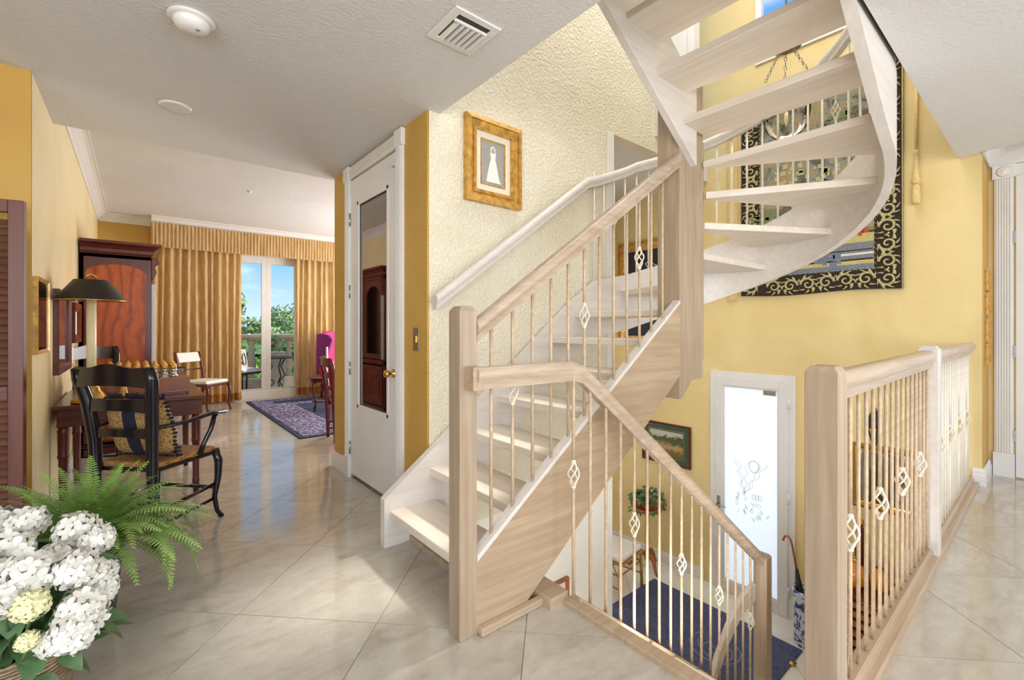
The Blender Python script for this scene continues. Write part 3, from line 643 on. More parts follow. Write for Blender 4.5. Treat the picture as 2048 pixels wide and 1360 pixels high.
# ================================================================== SMALL CEILING AND WALL THINGS
t = thing('ceiling_vent', 'square white ceiling air vent with angled louvers', 'air vent', (1.15, 1.73, ZC))
MB().box(1.035, 1.275, 1.61, 1.642, ZC-.008, ZC).box(1.035, 1.275, 1.83, 1.862, ZC-.008, ZC).box(1.035, 1.07, 1.642, 1.83, ZC-.008, ZC).box(1.24, 1.275, 1.642, 1.83, ZC-.008, ZC).build('frame', M['white'], t, world=True, bev=.002)
MB().box(1.07, 1.24, 1.642, 1.83, ZC-.002, ZC+.0).build('dark_opening', M['black'], t, world=True)
MB().box(1.07, 1.24, 1.676, 1.684, ZC-.014, ZC-.001).build('divider', M['white'], t, world=True)
for i in range(6):
    x = 1.085+.028*i; MB().prism([(x-.004, ZC-.001), (x+.002, ZC-.010), (x+.013, ZC-.017), (x+.015, ZC-.015), (x+.004, ZC-.008), (x-.001, ZC-.001)], 1, 1.686, 1.83).build('louver', M['white'], t, world=True)
t = thing('smoke_detector', 'round white smoke detector on the ceiling, nearer of the two discs', 'smoke detector', (.19, 2.42, ZC))
MB().lathe([(.075, 0), (.088, -.004), (.09, -.012), (.07, -.016)], seg=32).build('base_ring', M['white'], t)
MB().lathe([(.07, -.014), (.068, -.03), (.055, -.05), (.03, -.058), (0, -.06)], seg=32).build('cover', M['white'], t)
MB().lathe([(0, -.0605), (.008, -.062), (.009, -.058)], (.02, -.03, .003), 10).build('indicator', M['grille'], t)
t = thing('ceiling_speaker', 'flat round white ceiling speaker with grey grille', 'speaker', (.19, 3.45, ZC))
MB().lathe([(.062, 0), (.085, 0), (.085, -.005), (.064, -.008)], seg=30).build('rim', M['white'], t)
MB().lathe([(0, -.004), (.066, -.004)], seg=30).build('speaker_grille', M['grille'], t)
t = tag(MB().lathe([(.03, 0), (.03, -.004), (.012, -.008), (.01, -.02), (0, -.02)], (1.09, 6.38, ZC2), 16).build('sprinkler_cap', M['white']), 'tiny sprinkler cap on the far living room ceiling', 'sprinkler')
def plate(name, label, cat, mn, mat='nickel', tog=True):
    x0, x1, y0, y1, z0, z1 = mn; c = Vector(((x0+x1)/2, (y0+y1)/2, (z0+z1)/2)); t = thing(name, label, cat, c)
    MB().box(*mn).build('face_plate', M[mat], t, world=True, bev=.002)
    return t, c
t, c = plate('switch_plate', 'brass light switch plate beside the mirrored closet door', 'light switch', (XC-.008, XC, 2.60, 2.675, 1.10, 1.25), 'pewter')
MB().box(XC-.014, XC-.006, 2.628, 2.646, 1.155, 1.195).build('toggle', M['brass'], t, world=True)
t, c = plate('switch_plate', 'white switch plate on the foyer wall under the landscape picture', 'light switch', (XW-.008, XW, 2.93, 3.05, -.60, -.50), 'white')
MB().box(XW-.014, XW-.006, 2.96, 2.98, -.57, -.53).box(XW-.014, XW-.006, 3.0, 3.02, -.57, -.53).build('toggle', M['white'], t, world=True)
def doorstop(x, y, z, label):
    t = thing('door_stop', label, 'door stop', (x, y, z)); MB().lathe([(.028, 0), (.03, .006), (.024, .018), (.012, .026), (0, .028)], seg=18).build('dome', M['brass'], t)
    MB().tube([(0, 0, .012), (.045, -.02, .008)], .006).build('bumper', M['brass'], t)
doorstop(4.62, -.02, 0, 'brass dome door stop on the landing floor by the white door'); doorstop(4.45, 1.50, ZL, 'brass dome door stop on the foyer floor beside the blue mat')
# ================================================================== PICTURES
def frame(name, label, cat, c, nrm, w_, h_, fw, mat, layers, depth=.03, tiltz=0, art=None, glass=False, group=None, profile=1):
    """local frame: x right, z up, -y out of the wall"""
    a = math.atan2(nrm[1], nrm[0])+PI/2
    t = thing(name, label, cat, c, a, group); W, H = w_/2, h_/2
    def ring(o, i, y0, y1, nm, m):
        b = MB()
        vs = []
        for (s_, yy) in ((o, y1), (i, y1)):
            pass
        # mitred ring: outer (W-o), inner (W-i)
        def rc(d, y): return [(-W+d, y, -H+d), (W-d, y, -H+d), (W-d, y, H-d), (-W+d, y, H-d)]
        vs = rc(o, 0)+rc(o, -y0)+rc(i, -y1)+rc(i, 0)
        fs = []
        for k in range(4):
            k2 = (k+1) % 4
            for r_ in range(4): r2 = (r_+1) % 4; fs.append((r_*4+k, r_*4+k2, r2*4+k2, r2*4+k))
        b.add(vs, fs); return b.build(nm, m, t)
    if profile == 1:
        ring(0, fw, depth, depth*.6, 'frame', mat)
    else:
        ring(0, fw*.35, depth*1.0, depth*1.15, 'frame', mat); ring(fw*.35, fw*.75, depth*.75, depth*.55, 'frame_cove', mat); ring(fw*.75, fw, depth*.75, depth*.7, 'frame_lip', mat)
    d = fw
    for nm, wd, mm in layers:
        if wd is None: MB().box(-W+d, W-d, -.010, -.004, -H+d, H-d).build(nm, mm, t)
        else: ring(d-.002, d+wd, .014, .014, nm, mm); d += wd
    if glass: MB().box(-W+fw, W-fw, -.019, -.017, -H+fw, H-fw).build('glass', M['picture_glass'], t)
    return t, d
t, d = frame('wedding_portrait', 'gilt framed portrait of a bride in a white gown above the stair handrail', 'picture', (1.895, YT-.001, 2.375), (0, -1), .47, .57, .085, M['gilt'], [('mat_board', .045, M['creammat']), ('fillet', .008, M['gilt']), ('photo_ground', None, M['greymat'])], .045, profile=2)
g = MB()
prof = [(.058, -.13), (.052, -.10), (.036, -.03), (.02, .03), (.022, .055), (.018, .07), (.006, .078)]
g.prism([(-r, z) for r, z in prof]+[(r, z) for r, z in prof[::-1]], 1, -.0135, -.011); g.prism([(.02, -.13), (.075, -.13), (.06, -.115), (.04, -.06)], 1, -.0132, -.011); g.build('gown', M['gown'], t)
MB().prism([(.014*math.cos(a*PI/6), .092+.018*math.sin(a*PI/6)) for a in range(12)], 1, -.0135, -.011).build('face', M['skin'], t)
MB().prism([(.022*math.cos(a*PI/8), .094+.024*math.sin(a*PI/8)) for a in range(9)]+[(-.026, .04), (-.014, .09), (0, .108), (.014, .09), (.026, .04)], 1, -.0128, -.011).build('veil', M['gown'], t)
t, d = frame('landscape_picture', 'green-matted landscape print in a dark wood frame beside the front door', 'picture', (XW-.001, 3.155, -.205), (-1, 0), .67, .51, .028, M['mahogx'], [('mat_board', .055, M['greenmat']), ('fillet', .006, M['gilt']), ('inner_mat', .012, M['greenmat']), ('print', None, M['landscape'])], .028, glass=True)
t, d = frame('large_dark_painting', 'large dark painting in an ornate gold frame seen behind the winding steps', 'picture', (XW-.001, 3.30, 1.70), (-1, 0), 1.12, 1.36, .12, M['gilt'], [('canvas', None, M['darkpaint'])], .05, profile=2)
b = MB()
for i, (x, z) in enumerate(((-.2, .2), (0, .3), (.2, .15), (-.1, -.1), (.15, -.2))): b.tube([(x+.15*math.cos(a*.5+i), -.012, z+.1*math.sin(a*.5)) for a in range(9)], .006, 5)
b.build('pale_strokes', M['tapcream'], t)
fr, d = frame('gold_framed_print', 'gold framed print on the papered left wall, nearest to the louvered screen', 'picture', (XL+.001, 3.70, 1.315), (1, 0), .42, .42, .022, M['gilt'], [('mat_board', .09, M['creammat']), ('print', None, M['sepia'])], .022, glass=True)
t, d = frame('wall_mirror', 'tall dark red framed mirror on the left wall behind the lamp', 'mirror', (XL+.001, 4.66, 1.22), (1, 0), .78, .58, .05, M['mahog'], [('mirror_glass', None, M['mirror'])], .03)
t, d = frame('small_wood_picture', 'small wooden framed picture on the left wall next to the armoire', 'picture', (XL+.001, 5.5, 1.29), (1, 0), .6, .34, .07, M['mahogx'], [('print', None, M['creammat'])], .04)
t, d = frame('under_stair_picture', 'wood framed glazed picture low on the white wall under the stair', 'picture', (2.33, YT-.001, -1.02), (0, -1), .62, .6, .03, M['chestnut'], [('mat_board', .05, M['creammat']), ('print', None, M['greymat'])], .03, glass=True)
for i, z in enumerate((1.64, 1.435, 1.225, 1.03)):
    pl = ('topmost', 'second from top', 'third from top', 'lowest')[i]
    frame('small_gilt_picture', 'small gilt picture by the right door, %s of four' % pl, 'picture', (5.41, .381, z), (0, -1), .2, .18, .02, M['gilt'], [('print', None, M['sepia'])], .02, group='four small gilt pictures stacked by the right door')
# ---- tapestry
t = thing('tapestry', 'large woven tapestry with dark border of gold scrolls behind the stair', 'tapestry', (XW-.03, 1.54, 2.6))
Y0, Y1, Z0, Z1 = .862, 2.235, 1.585, 3.72; bw = .20
xf = XW-.022
nn = 24
def sag(y): return .012*math.sin((y-Y0)/(Y1-Y0)*PI*2.2)
vs = []; fs = []
for i in range(nn+1):
    y = Y0+(Y1-Y0)*i/nn
    vs += [(xf, y, Z0+sag(y)), (xf, y, Z1), (xf+.012, y, Z0+sag(y)), (xf+.012, y, Z1)]
for i in range(nn): a = i*4; fs += [(a, a+4, a+5, a+1), (a+2, a+3, a+7, a+6), (a, a+2, a+6, a+4), (a+1, a+5, a+7, a+3)]
fs += [(0, 1, 3, 2), (nn*4, nn*4+2, nn*4+3, nn*4+1)]
MB().add(vs, fs).build('border', M['tapdark'], t, world=True)
MB().box(xf-.003, xf, Y0+bw, Y1-bw, Z0+bw, Z1-bw).build('picture_field', M['tapfield'], t, world=True)
bd = MB()
for z0, z1, k in ((0, .03, 'tapblue'), (.03, .05, 'tapgrey'), (.05, .085, 'tapyel'), (.085, .10, 'tapdark'), (.10, .135, 'tapgrey'), (.135, .155, 'tapcream'), (.155, .175, 'tapblue'), (.175, .185, 'tapdark'), (.185, .25, 'tapgrey'), (.25, .33, 'tapyel'), (.33, .345, 'tapdark'), (.345, .38, 'tapgreen')):
    MB().box(xf-.0045, xf-.002, Y0+bw, Y1-bw, Z0+bw+z0, Z0+bw+z1).build('woven_band', M[k], t, world=True)
gs = MB()
def gl(pts, r): gs.tube([(xf-.003, y, z) for y, z in pts], r, 5, flat=.5)
def scroll(cy, cz, dy, dz, s_):
    # spiral acanthus scroll with leaves
    P = []
    for a in range(26):
        th = a*.34; r = .062*(1-a/27.0)+.004; P.append((cy+dy*r*math.cos(th), cz+dz*r*math.sin(th)*s_))
    gl(P, [.013-.0003*k for k in range(26)])
    for a in range(8):
        th = a*.72+.2; q = [(cy+dy*(.058+.012*k)*math.cos(th+k*.16), cz+dz*(.058+.012*k)*math.sin(th+k*.16)*s_) for k in range(4)]; gl(q, [.016, .015, .010, .002])
z = Z0+.10; i = 0
while z < Z1-.05:
    scroll(Y0+.105, z, 1, 1 if i % 2 else -1, 1); scroll(Y1-.105, z, -1, 1 if i % 2 else -1, 1); z += .155; i += 1
y = Y0+.26; i = 0
while y < Y1-.2:
    scroll(y, Z0+.10+sag(y), 1 if i % 2 else -1, 1, 1); scroll(y, Z1-.10, 1 if i % 2 else -1, -1, 1); y += .155; i += 1
for i in range(120):    # saw-tooth edging inside the border
    u_ = i/120*(2*(Z1-Z0-2*bw)+2*(Y1-Y0-2*bw)); A_, B_ = Z1-Z0-2*bw, Y1-Y0-2*bw
    if u_ < A_: p = (Y0+bw, Z0+bw+u_)
    elif u_ < 2*A_: p = (Y1-bw, Z0+bw+u_-A_)
    elif u_ < 2*A_+B_: p = (Y0+bw+u_-2*A_, Z0+bw)
    else: p = (Y0+bw+u_-2*A_-B_, Z1-bw)
    gl([(p[0]-.012, p[1]-.008), (p[0], p[1]+.010), (p[0]+.012, p[1]-.008)], .005)
for a in ((Y0+.004, Z0, Y0+.004, Z1), (Y1-.004, Z0, Y1-.004, Z1), (Y0, Z1, Y1, Z1)): gl([(a[0], a[1]), (a[2], a[3])], .005)
gl([(Y0+(Y1-Y0)*k/20, Z0+sag(Y0+(Y1-Y0)*k/20)) for k in range(21)], .005)
gs.build('gold_scrollwork', M['tapgold'], t, world=True)
def blob(nm, mat, cy, cz, n, sp, r):
    m = MB(); rr = random.Random(int(cy*1000+cz*100))
    for i in range(n):
        a, q = rr.uniform(0, 2*PI), rr.uniform(0, 1)**.5; y_, z_ = cy+sp*q*math.cos(a), cz+sp*.6*q*math.sin(a); s_ = r*rr.uniform(.6, 1.2)
        m.prism([(y_+s_*math.cos(k*PI/4)*(1 if k % 2 else .65), z_+s_*math.sin(k*PI/4)*(1 if k % 2 else .65)) for k in range(8)], 0, xf-.006-.001*(i % 3), xf-.002)
    m.build(nm, M[mat], t, world=True)
blob('red_blossom', 'tapred', 1.30, 1.60+.53, 9, .10, .03); blob('red_blossom', 'tapred', 1.85, 2.62, 10, .13, .035); blob('red_blossom', 'tapred', 1.14, 2.13, 5, .05, .03); blob('red_blossom', 'tapred', 1.5, 3.12, 6, .06, .025)
blob('blue_bird', 'tapblue', 1.42, 1.91, 12, .13, .04); blob('cream_figure', 'tapcream', 1.62, 1.94, 9, .08, .025); blob('cream_figure', 'tapcream', 1.22, 2.2, 7, .05, .025)
blob('green_leaves', 'tapgreen', 2.0, 2.42, 12, .15, .04); blob('green_leaves', 'tapgreen', 1.3, 3.2, 12, .15, .04); blob('gold_foliage', 'tapgold', 1.75, 2.8, 16, .16, .03); blob('gold_foliage', 'tapgold', 1.45, 2.75, 16, .14, .03)
blob('blue_foliage', 'tapblue', 1.55, 2.58, 16, .15, .03); blob('grey_foliage', 'tapgrey', 1.9, 2.2, 14, .14, .04); blob('cream_blossom', 'tapcream', 1.36, 3.1, 7, .06, .02)
# ---- bell pull with tassel
t = thing('bell_pull', 'cream tasselled cord hanging beside the tapestry on the yellow wall', 'tassel', (XW-.03, .775, 2.3))
MB().tube([(XW-.025, .775, 3.4), (XW-.025, .776, 2.72)], .011, 8).build('cord', M['peach'], t, world=True)
MB().lathe([(.012, .46), (.02, .45), (.02, .43), (.012, .42), (.014, .33), (.02, .26), (.024, .22), (.032, .2), (.03, .18), (.018, .17)], (XW-.032, .775, 2.3), 14).build('tassel_head', M['peach'], t, world=True)
MB().lathe([(.018, .17), (.026, .14), (.03, .02), (.026, 0)], (XW-.034, .775, 2.3), 14).build('tassel_skirt', M['peach'], t, world=True)
t = thing('curtain_pole', 'peach painted column strip standing left of the tapestry', 'pilaster', (XW-.03, 2.33, 1.7))
MB().box(XW-.02, XW, 2.275, 2.385, 1.55, 3.6).box(XW-.035, XW-.02, 2.3, 2.36, 1.55, 3.6).build('shaft', M['peach'], t, world=True, bev=.006)
# ---- lantern chandelier
t = thing('pendant_lantern', 'pewter pendant with a clear glass bell hung on chains in the stairwell', 'pendant lamp', (3.97, 1.38, 2.75))
MB().lathe([(0, .76), (.03, .76), (.05, .74), (.10, .73), (.105, .715), (.07, .70), (.03, .68), (0, .68)], seg=24).build('smoke_cap', M['pewter'], t)
MB().tube([(0, 0, .76), (0, 0, ZU-2.75)], .008).build('stem', M['pewter'], t)
for k in range(3):
    a = k*2*PI/3+.4; c_ = MB()
    for i in range(9):
        f = i/9; z0 = .69-.27*f; rr_ = .05+.13*f; px, py = rr_*math.cos(a), rr_*math.sin(a)
        c_.tube([(px+.010*math.cos(q*PI/3)*math.cos(a+i*1.57), py+.010*math.cos(q*PI/3)*math.sin(a+i*1.57), z0+.018*math.sin(q*PI/3)) for q in range(6)], .003, 5, closed=True)
    c_.build('chain', M['pewter'], t)
autosm(MB().lathe([(.178, .38), (.17, .34), (.168, .26), (.165, .18), (.145, .08), (.09, .02), (.03, 0), (.0, 0)], seg=32).build('glass_bell', M['bell_glass'], t), 60)
MB().tube([(0, 0, .42), (0, 0, .2)], .01).lathe([(.012, .2), (.016, .14), (.0, .09)]).build('candle_light', M['candle'], t)
# ================================================================== LEFT ROOM FURNITURE
def ladder_chair(name, label, loc, rz, arms=True, mat='blackl', S=1.03, group=None, seatmat='rush'):
    t = thing(name, label, 'chair', loc, rz, group); m = M[mat]
    wf, wr, wc = .205*S, .175*S, .222*S
    def T(p, r, nm, flat=1): return MB().tube([tuple(c*S if i else c for i, c in enumerate(q)) for q in p], r, 10, flat=flat).build(nm, m, t)
    for s in (-1, 1):
        post = [(s*(wr+.01), -.20, 0), (s*wr, -.205, .2), (s*wr, -.21, .42), (s*(wr+.005), -.215, .6), (s*(wr+.025), -.235, .8), (s*wc*1.02, -.26, .93), (s*wc, -.275, .99)]
        T(post, [.018, .022, .029, .032, .033, .031, .026], 'back_post')
        T([(s*wf, .20, .44), (s*(wf+.012), .215, .36), (s*(wf+.012), .21, .26), (s*wf, .195, .14), (s*(wf+.004), .21, .05), (s*(wf+.018), .235, .0)], [.024, .025, .021, .016, .014, .016], 'leg')
        T([(s*wf, .19, .22), (s*wr, -.2, .18)], .011, 'stretcher')
        T([(s*wf, .19, .13), (s*wr, -.2, .10)], .010, 'stretcher')
        if arms:
            T([(s*(wr+.008), -.215, .66), (s*(wf+.03), -.05, .665), (s*(wf+.045), .12, .685), (s*(wf+.03), .24, .675)], [.018, .019, .022, .026], 'armrest', .6)
            T([(s*(wf+.035), .16, .67), (s*(wf+.03), .13, .58), (s*(wf+.008), .10, .50), (s*(wf+.0), .08, .44)], [.018, .014, .014, .018], 'arm_support')
    T([(-wf, .195, .2), (wf, .195, .2)], .011, 'stretcher')
    def slat(z0, z1, yb, hw, nm, crest=0):
        n = 14; vs = []; fs = []
        for i in range(n+1):
            f = i/n*2-1; x = f*hw; y = (yb-.028*(1-f*f))*S
            zt = (z1+crest*(math.cos(f*PI*1.6)*.5+.3)*(1-abs(f)**3))*S; zb = (z0+.018*(1-f*f))*S
            vs += [(x, y-.009, zb), (x, y+.009, zb), (x, y+.009, zt), (x, y-.009, zt)]
        fs = [(i*4+k, i*4+(k+1) % 4, (i+1)*4+(k+1) % 4, (i+1)*4+k) for i in range(n) for k in range(4)]+[(3, 2, 1, 0), (n*4, n*4+1, n*4+2, n*4+3)]
        return MB().add(vs, fs, True).build(nm, m, t)
    autosm(slat(.885, 1.0, -.27, wc+.012, 'top_rail', .024)); autosm(slat(.745, .825, -.236, wr+.02, 'back_slat')); autosm(slat(.60, .66, -.215, wr, 'back_slat'))
    P = [(-wf-.01, .215*S), (wf+.01, .215*S), (wr+.01, -.19*S), (-wr-.01, -.19*S)]
    MB().prism(P, 2, .41*S, .432*S).build('seat_frame', m, t, bev=.006)
    q = [(x*.96, y*.96) for x, y in P]
    MB().prism(q, 2, .425*S, .462*S).build('seat', M[seatmat], t, bev=.014)
    return t
ch1 = ladder_chair('armchair', 'black lacquered ladder-back armchair with rush seat in front of the game table', (.11, 3.55, 0), .75-PI/2)
cu = thing('cushion', 'speckled gold cushion with navy band and fringe on the black armchair', 'cushion', (.02, 3.47, .49), .75-PI/2)
def pillow(w_, h_, th, n=10):
    mb = MB(); vs = []; fs = []
    for sd in (-1, 1):
        o = len(vs)
        for i in range(n+1):
            for j in range(n+1):
                a, b = i/n*2-1, j/n*2-1; k = (1-a**4)*(1-b**4); vs.append((a*w_/2*(1-.05*abs(b)), sd*th/2*k**.5, b*h_/2*(1-.05*abs(a))))
        for i in range(n):
            for j in range(n): a = o+i*(n+1)+j; fs.append((a, a+1, a+n+2, a+n+1))
    return mb.add(vs, fs, True)
M['inkblue'] = plain('ink_blue_velvet', (30, 30, 48), .9, 0, .2, 60)
body = pillow(.40, .36, .14).build('cushion_body', M['leopard'], cu, merge=True); body.rotation_euler = (.25, 0, 0); body.location = (0, .02, .17)
band = pillow(.15, .364, .150).build('navy_band', M['inkblue'], cu, merge=True); band.rotation_euler = (.25, 0, 0); band.location = (.0, .02, .17)
fg = MB()
for i in range(60):
    u_ = i/60*4; s_ = int(u_); f = u_-s_; p = [(-.18+.36*f, -.18), (.18, -.18+.36*f), (.18-.36*f, .18), (-.18, .18-.36*f)][s_]
    d = [(0, -1), (1, 0), (0, 1), (-1, 0)][s_]; fg.tube([(p[0], 0, p[1]), (p[0]+d[0]*.03+rnd.uniform(-.006, .006), rnd.uniform(-.01, .01), p[1]+d[1]*.03)], [.011, .007], 5)
f_ = fg.build('fringe', M['inkblue'], cu); f_.rotation_euler = (.25, 0, 0); f_.location = (0, .02, .17)
ch2 = ladder_chair('side_chair', 'black ladder-back chair with rush seat between the game table and armoire', (-.10, 5.50, 0), math.radians(-43-90), arms=False, S=1.07)
ch3 = ladder_chair('side_chair', 'dark red ladder-back chair half hidden behind the closet wall', (1.87, 5.16, .0), math.radians(-5-90), arms=False, mat='redchair', S=.92)
# game table
tb_ = thing('game_table', 'dark mahogany table against the papered left wall holding the game box', 'table', (0, 4.6, 0))
MB().box(-.405, .41, 4.1, 5.12, .715, .742).build('tabletop', M['mahogx'], tb_, world=True, bev=.006)
MB().box(-.385, .39, 4.125, 5.10, .60, .715).build('apron', M['mahogx'], tb_, world=True, bev=.004)
MB().box(-.28, .28, 4.119, 4.126, .625, .70).build('apron_panel', M['mahog'], tb_, world=True, bev=.002)
for x in (-.36, .355):
    for y in (4.16, 5.06):
        lg = MB().box(x-.03, x+.03, y-.03, y+.03, .60, .70)
        lg.lathe([(.028, .60), (.026, .585), (.032, .575), (.03, .56), (.028, .42), (.031, .41), (.031, .40), (.026, .39), (.022, .12), (.026, .11), (.024, .09), (.017, 0)], (x, y, 0), 14); lg.build('leg', M['mahog'], tb_, world=True)
gb_ = thing('game_box', 'reddish wooden games box holding the board and figures on the table', 'games box', (.05, 4.6, .742))
M['boxwood'] = wood('reddish_box_wood', (112, 60, 42), (156, 94, 66), 0, 12, .25)
MB().box(-.24, .33, 4.33, 4.88, .752, .865).build('box_body', M['boxwood'], gb_, world=True, bev=.004)
MB().box(-.16, .24, 4.324, 4.331, .772, .845).build('drawer', M['boxwood'], gb_, world=True, bev=.002)
MB().box(-.22, .31, 4.35, 4.86, .742, .752).build('plinth', M['mahog'], gb_, world=True)
for i in range(8):
    for j in range(8):
        MB().box(-.18+.055*i, -.18+.055*i+.0545, 4.385+.055*j, 4.385+.055*j+.0545, .8645, .867).build('board_square', M['mahog' if (i+j) % 2 else 'creammat'], gb_, world=True)
def piece(kind, mat, top):
    o = MB().lathe([(.025, 0), (.027, .008), (.022, .018), (.016, .026), (.015, .045), (.022, .058), (.015, .064)], seg=14).build('chess_piece', M[mat])
    prof = [(.018, .062), (.021, .074), (.019, .086), (.010, .096), (.006, .104), (0, .106)] if kind else [(.016, .062), (.022, .072), (.016, .082), (.020, .094), (.009, .104), (.004, .114), (0, .118)]
    MB().lathe(prof, seg=12).build('figure_top', M[top], o); return o
pa, pb = piece(0, 'nickel', 'gilt'), piece(1, 'pewter', 'brass')
n_ = 0
for row, (y, src) in enumerate(((4.41, pa), (4.465, pb), (4.80, pa), (4.745, pb))):
    for i in range(8):
        if row and i in (2,): pass
        o = copy_tree(src); o.location = (-.152+.055*i, y, .867)
        lab = ('silver and gilt chess figure standing in the front row on the games box', 'pewter chess figure with brass head just behind the front gilt row', 'silver and gilt chess figure in the farthest row on the games box', 'pewter chess figure with brass head just before the farthest gilt row')[row]
        tag(o, lab, 'chess piece', ('front gilded chessmen', 'front pewter chessmen', 'far gilded chessmen', 'far pewter chessmen')[row])
for o in (pa, pb):
    for g in list(o.children): bpy.data.objects.remove(g)
    bpy.data.objects.remove(o)
ph = thing('photo_frame', 'small black tabletop photo frame standing behind the chess figures', 'picture frame', (.27, 5.0, .742))
MB().box(.19, .35, 5.0, 5.012, .742, .90).build('frame', M['black'], ph, world=True, bev=.003); MB().box(.20, .34, 4.996, 5.0, .755, .887).build('photo', M['greymat'], ph, world=True)
lp = thing('table_lamp', 'brass lamp with black cone shade on a cream candle tube by the left wall', 'lamp', (-.228, 4.20, .742))
MB().lathe([(.10, 0), (.105, .01), (.095, .03), (.085, .035), (.07, .06), (.05, .085), (.05, .10), (.03, .115), (.028, .13), (0, .135)], seg=28).build('base', M['brass'], lp)
MB().lathe([(.026, .12), (.026, .70), (.0, .705)], seg=16).build('candle_tube', M['candle'], lp)
sh = MB().lathe([(.188, .69), (.09, .83)], seg=40).lathe([(.185, .691), (.087, .829)], seg=40); sh.f = [f for f in sh.f if len(f) < 6]; sh.sm = [True]*len(sh.f); sh.build('lamp_shade', M['shade'], lp)
MB().lathe([(.187, .688), (.190, .69), (.187, .694)], seg=40).build('shade_rim', M['brass'], lp)
MB().tube([(.0, 0, .70), (0, 0, .84)], .004).tube([(-.088, 0, .826), (.088, 0, .826)], .003).tube([(0, -.088, .826), (0, .088, .826)], .003).tube([(.022*math.cos(a*PI/8), 0, .845+.022*math.sin(a*PI/8)) for a in range(9)], .006).build('finial', M['brass'], lp)
bw_ = thing('brass_bell', 'brass trumpet-shaped bell lying beside the lamp on the table', 'bell', (-.06, 4.18, .742))
MB().lathe([(.0, .12), (.012, .118), (.016, .09), (.022, .06), (.028, .03), (.045, .008), (.05, 0), (.046, 0)], seg=20).build('bell_body', M['gilt'], bw_)
MB().tube([(0, 0, .118), (0, 0, .15)], .008).sphere((0, 0, .155), .012).build('handle', M['chestnut'], bw_)
# armoire
ar = thing('armoire', 'tall dark red armoire with orange veneered side and arched glass doors', 'armoire', (-.14, 6.6, 0))
AX0, AX1, AY0, AY1 = -.41, .13, 6.02, 7.35
MB().box(AX0, AX1, AY0, AY0+.04, .0, 1.98).box(AX0, AX1, AY1-.04, AY1, 0, 1.98).box(AX0, AX0+.03, AY0, AY1, 0, 1.98).box(AX0, AX1, AY0, AY1, .06, .12).box(AX0, AX1, AY0, AY1, 1.94, 2.0).box(AX0, AX1, AY0, AY1, .72, .78).build('carcass', M['mahog'], ar, world=True, bev=.003)
arch = [(AX0+.05+.0, .62), (AX1-.06, .62)]+[(-.14+.23*math.cos(a*PI/12)-.0, 1.78+.10*math.sin(a*PI/12)) for a in range(13)]
MB().prism(arch, 1, AY0-.006, AY0+.002).build('side_panel', M['orange'], ar, world=True)
MB().prism([(-.36, .14), (.07, .14), (.07, .54), (-.36, .54)], 1, AY0-.006, AY0+.002).build('side_panel', M['orange'], ar, world=True)
cp_ = [(0, 0), (.02, .02), (.02, .05), (.05, .08), (.085, .10), (.085, .125), (0, .125)]
MB().sweep([(x, z) for x, z in cp_], [(AX0, AY0, 1.98), (AX1, AY0, 1.98), (AX1, AY1, 1.98)][::1]).box(AX0, AX1, AY0, AY1, 2.0, 2.10).build('cornice', M['mahog'], ar, world=True)
MB().prism([(.13, 1.98), (.19, 1.96), (.195, 1.92), (.16, 1.88), (.175, 1.82), (.15, 1.76), (.13, 1.70)], 1, AY0, AY0+.07).build('corbel', M['mahog'], ar, world=True, bev=.008)
for y0, y1 in ((AY0+.05, 6.68), (6.69, AY1-.05)):
    ym = (y0+y1)/2; hw = (y1-y0)/2
    dm = MB(); out = [(y0, .80), (y1, .80), (y1, 1.93), (y0, 1.93)]
    n = 12; inner = [(y0+.06, .87), (y1-.06, .87)]+[(ym+(hw-.06)*math.cos(a*PI/n), 1.68+.17*math.sin(a*PI/n)) for a in range(n+1)]
    # frame pieces
    dm.box(AX1-.01, AX1+.015, y0, y0+.06, .80, 1.93).box(AX1-.01, AX1+.015, y1-.06, y1, .80, 1.93).box(AX1-.01, AX1+.015, y0+.06, y1-.06, .80, .87)
    dm.prism([(y0+.06, 1.93)]+[(ym-(hw-.06)*math.cos(a*PI/n), 1.68+.17*math.sin(a*PI/n)) for a in range(n+1)]+[(y1-.06, 1.93)], 0, AX1-.01, AX1+.015)
    dd = dm.build('door', M['mahog'], ar, world=True)
    MB().box(AX1, AX1+.004, y0+.05, y1-.05, .86, 1.90).build('door_glass', M['clear_glass'], dd, world=True)
    MB().box(AX1-.005, AX1+.015, y0, y1, .14, .70).build('lower_door', M['mahog'], ar, world=True, bev=.004)
    MB().box(AX1+.012, AX1+.022, y0+.08, y1-.08, .22, .62).build('door_panel', M['mahogx'], ar, world=True, bev=.006)
MB().box(AX1+.002, AX1+.035, AY0+.008, AY0+.02, .80, 1.70).build('glass_edge_glint', M['frost'], ar, world=True)  # white strip stands in for the window's reflection on the glass edge
for z in (1.12, 1.45): MB().box(AX0+.03, AX1-.02, AY0+.04, AY1-.04, z, z+.02).build('shelf', M['mahogx'], ar, world=True)
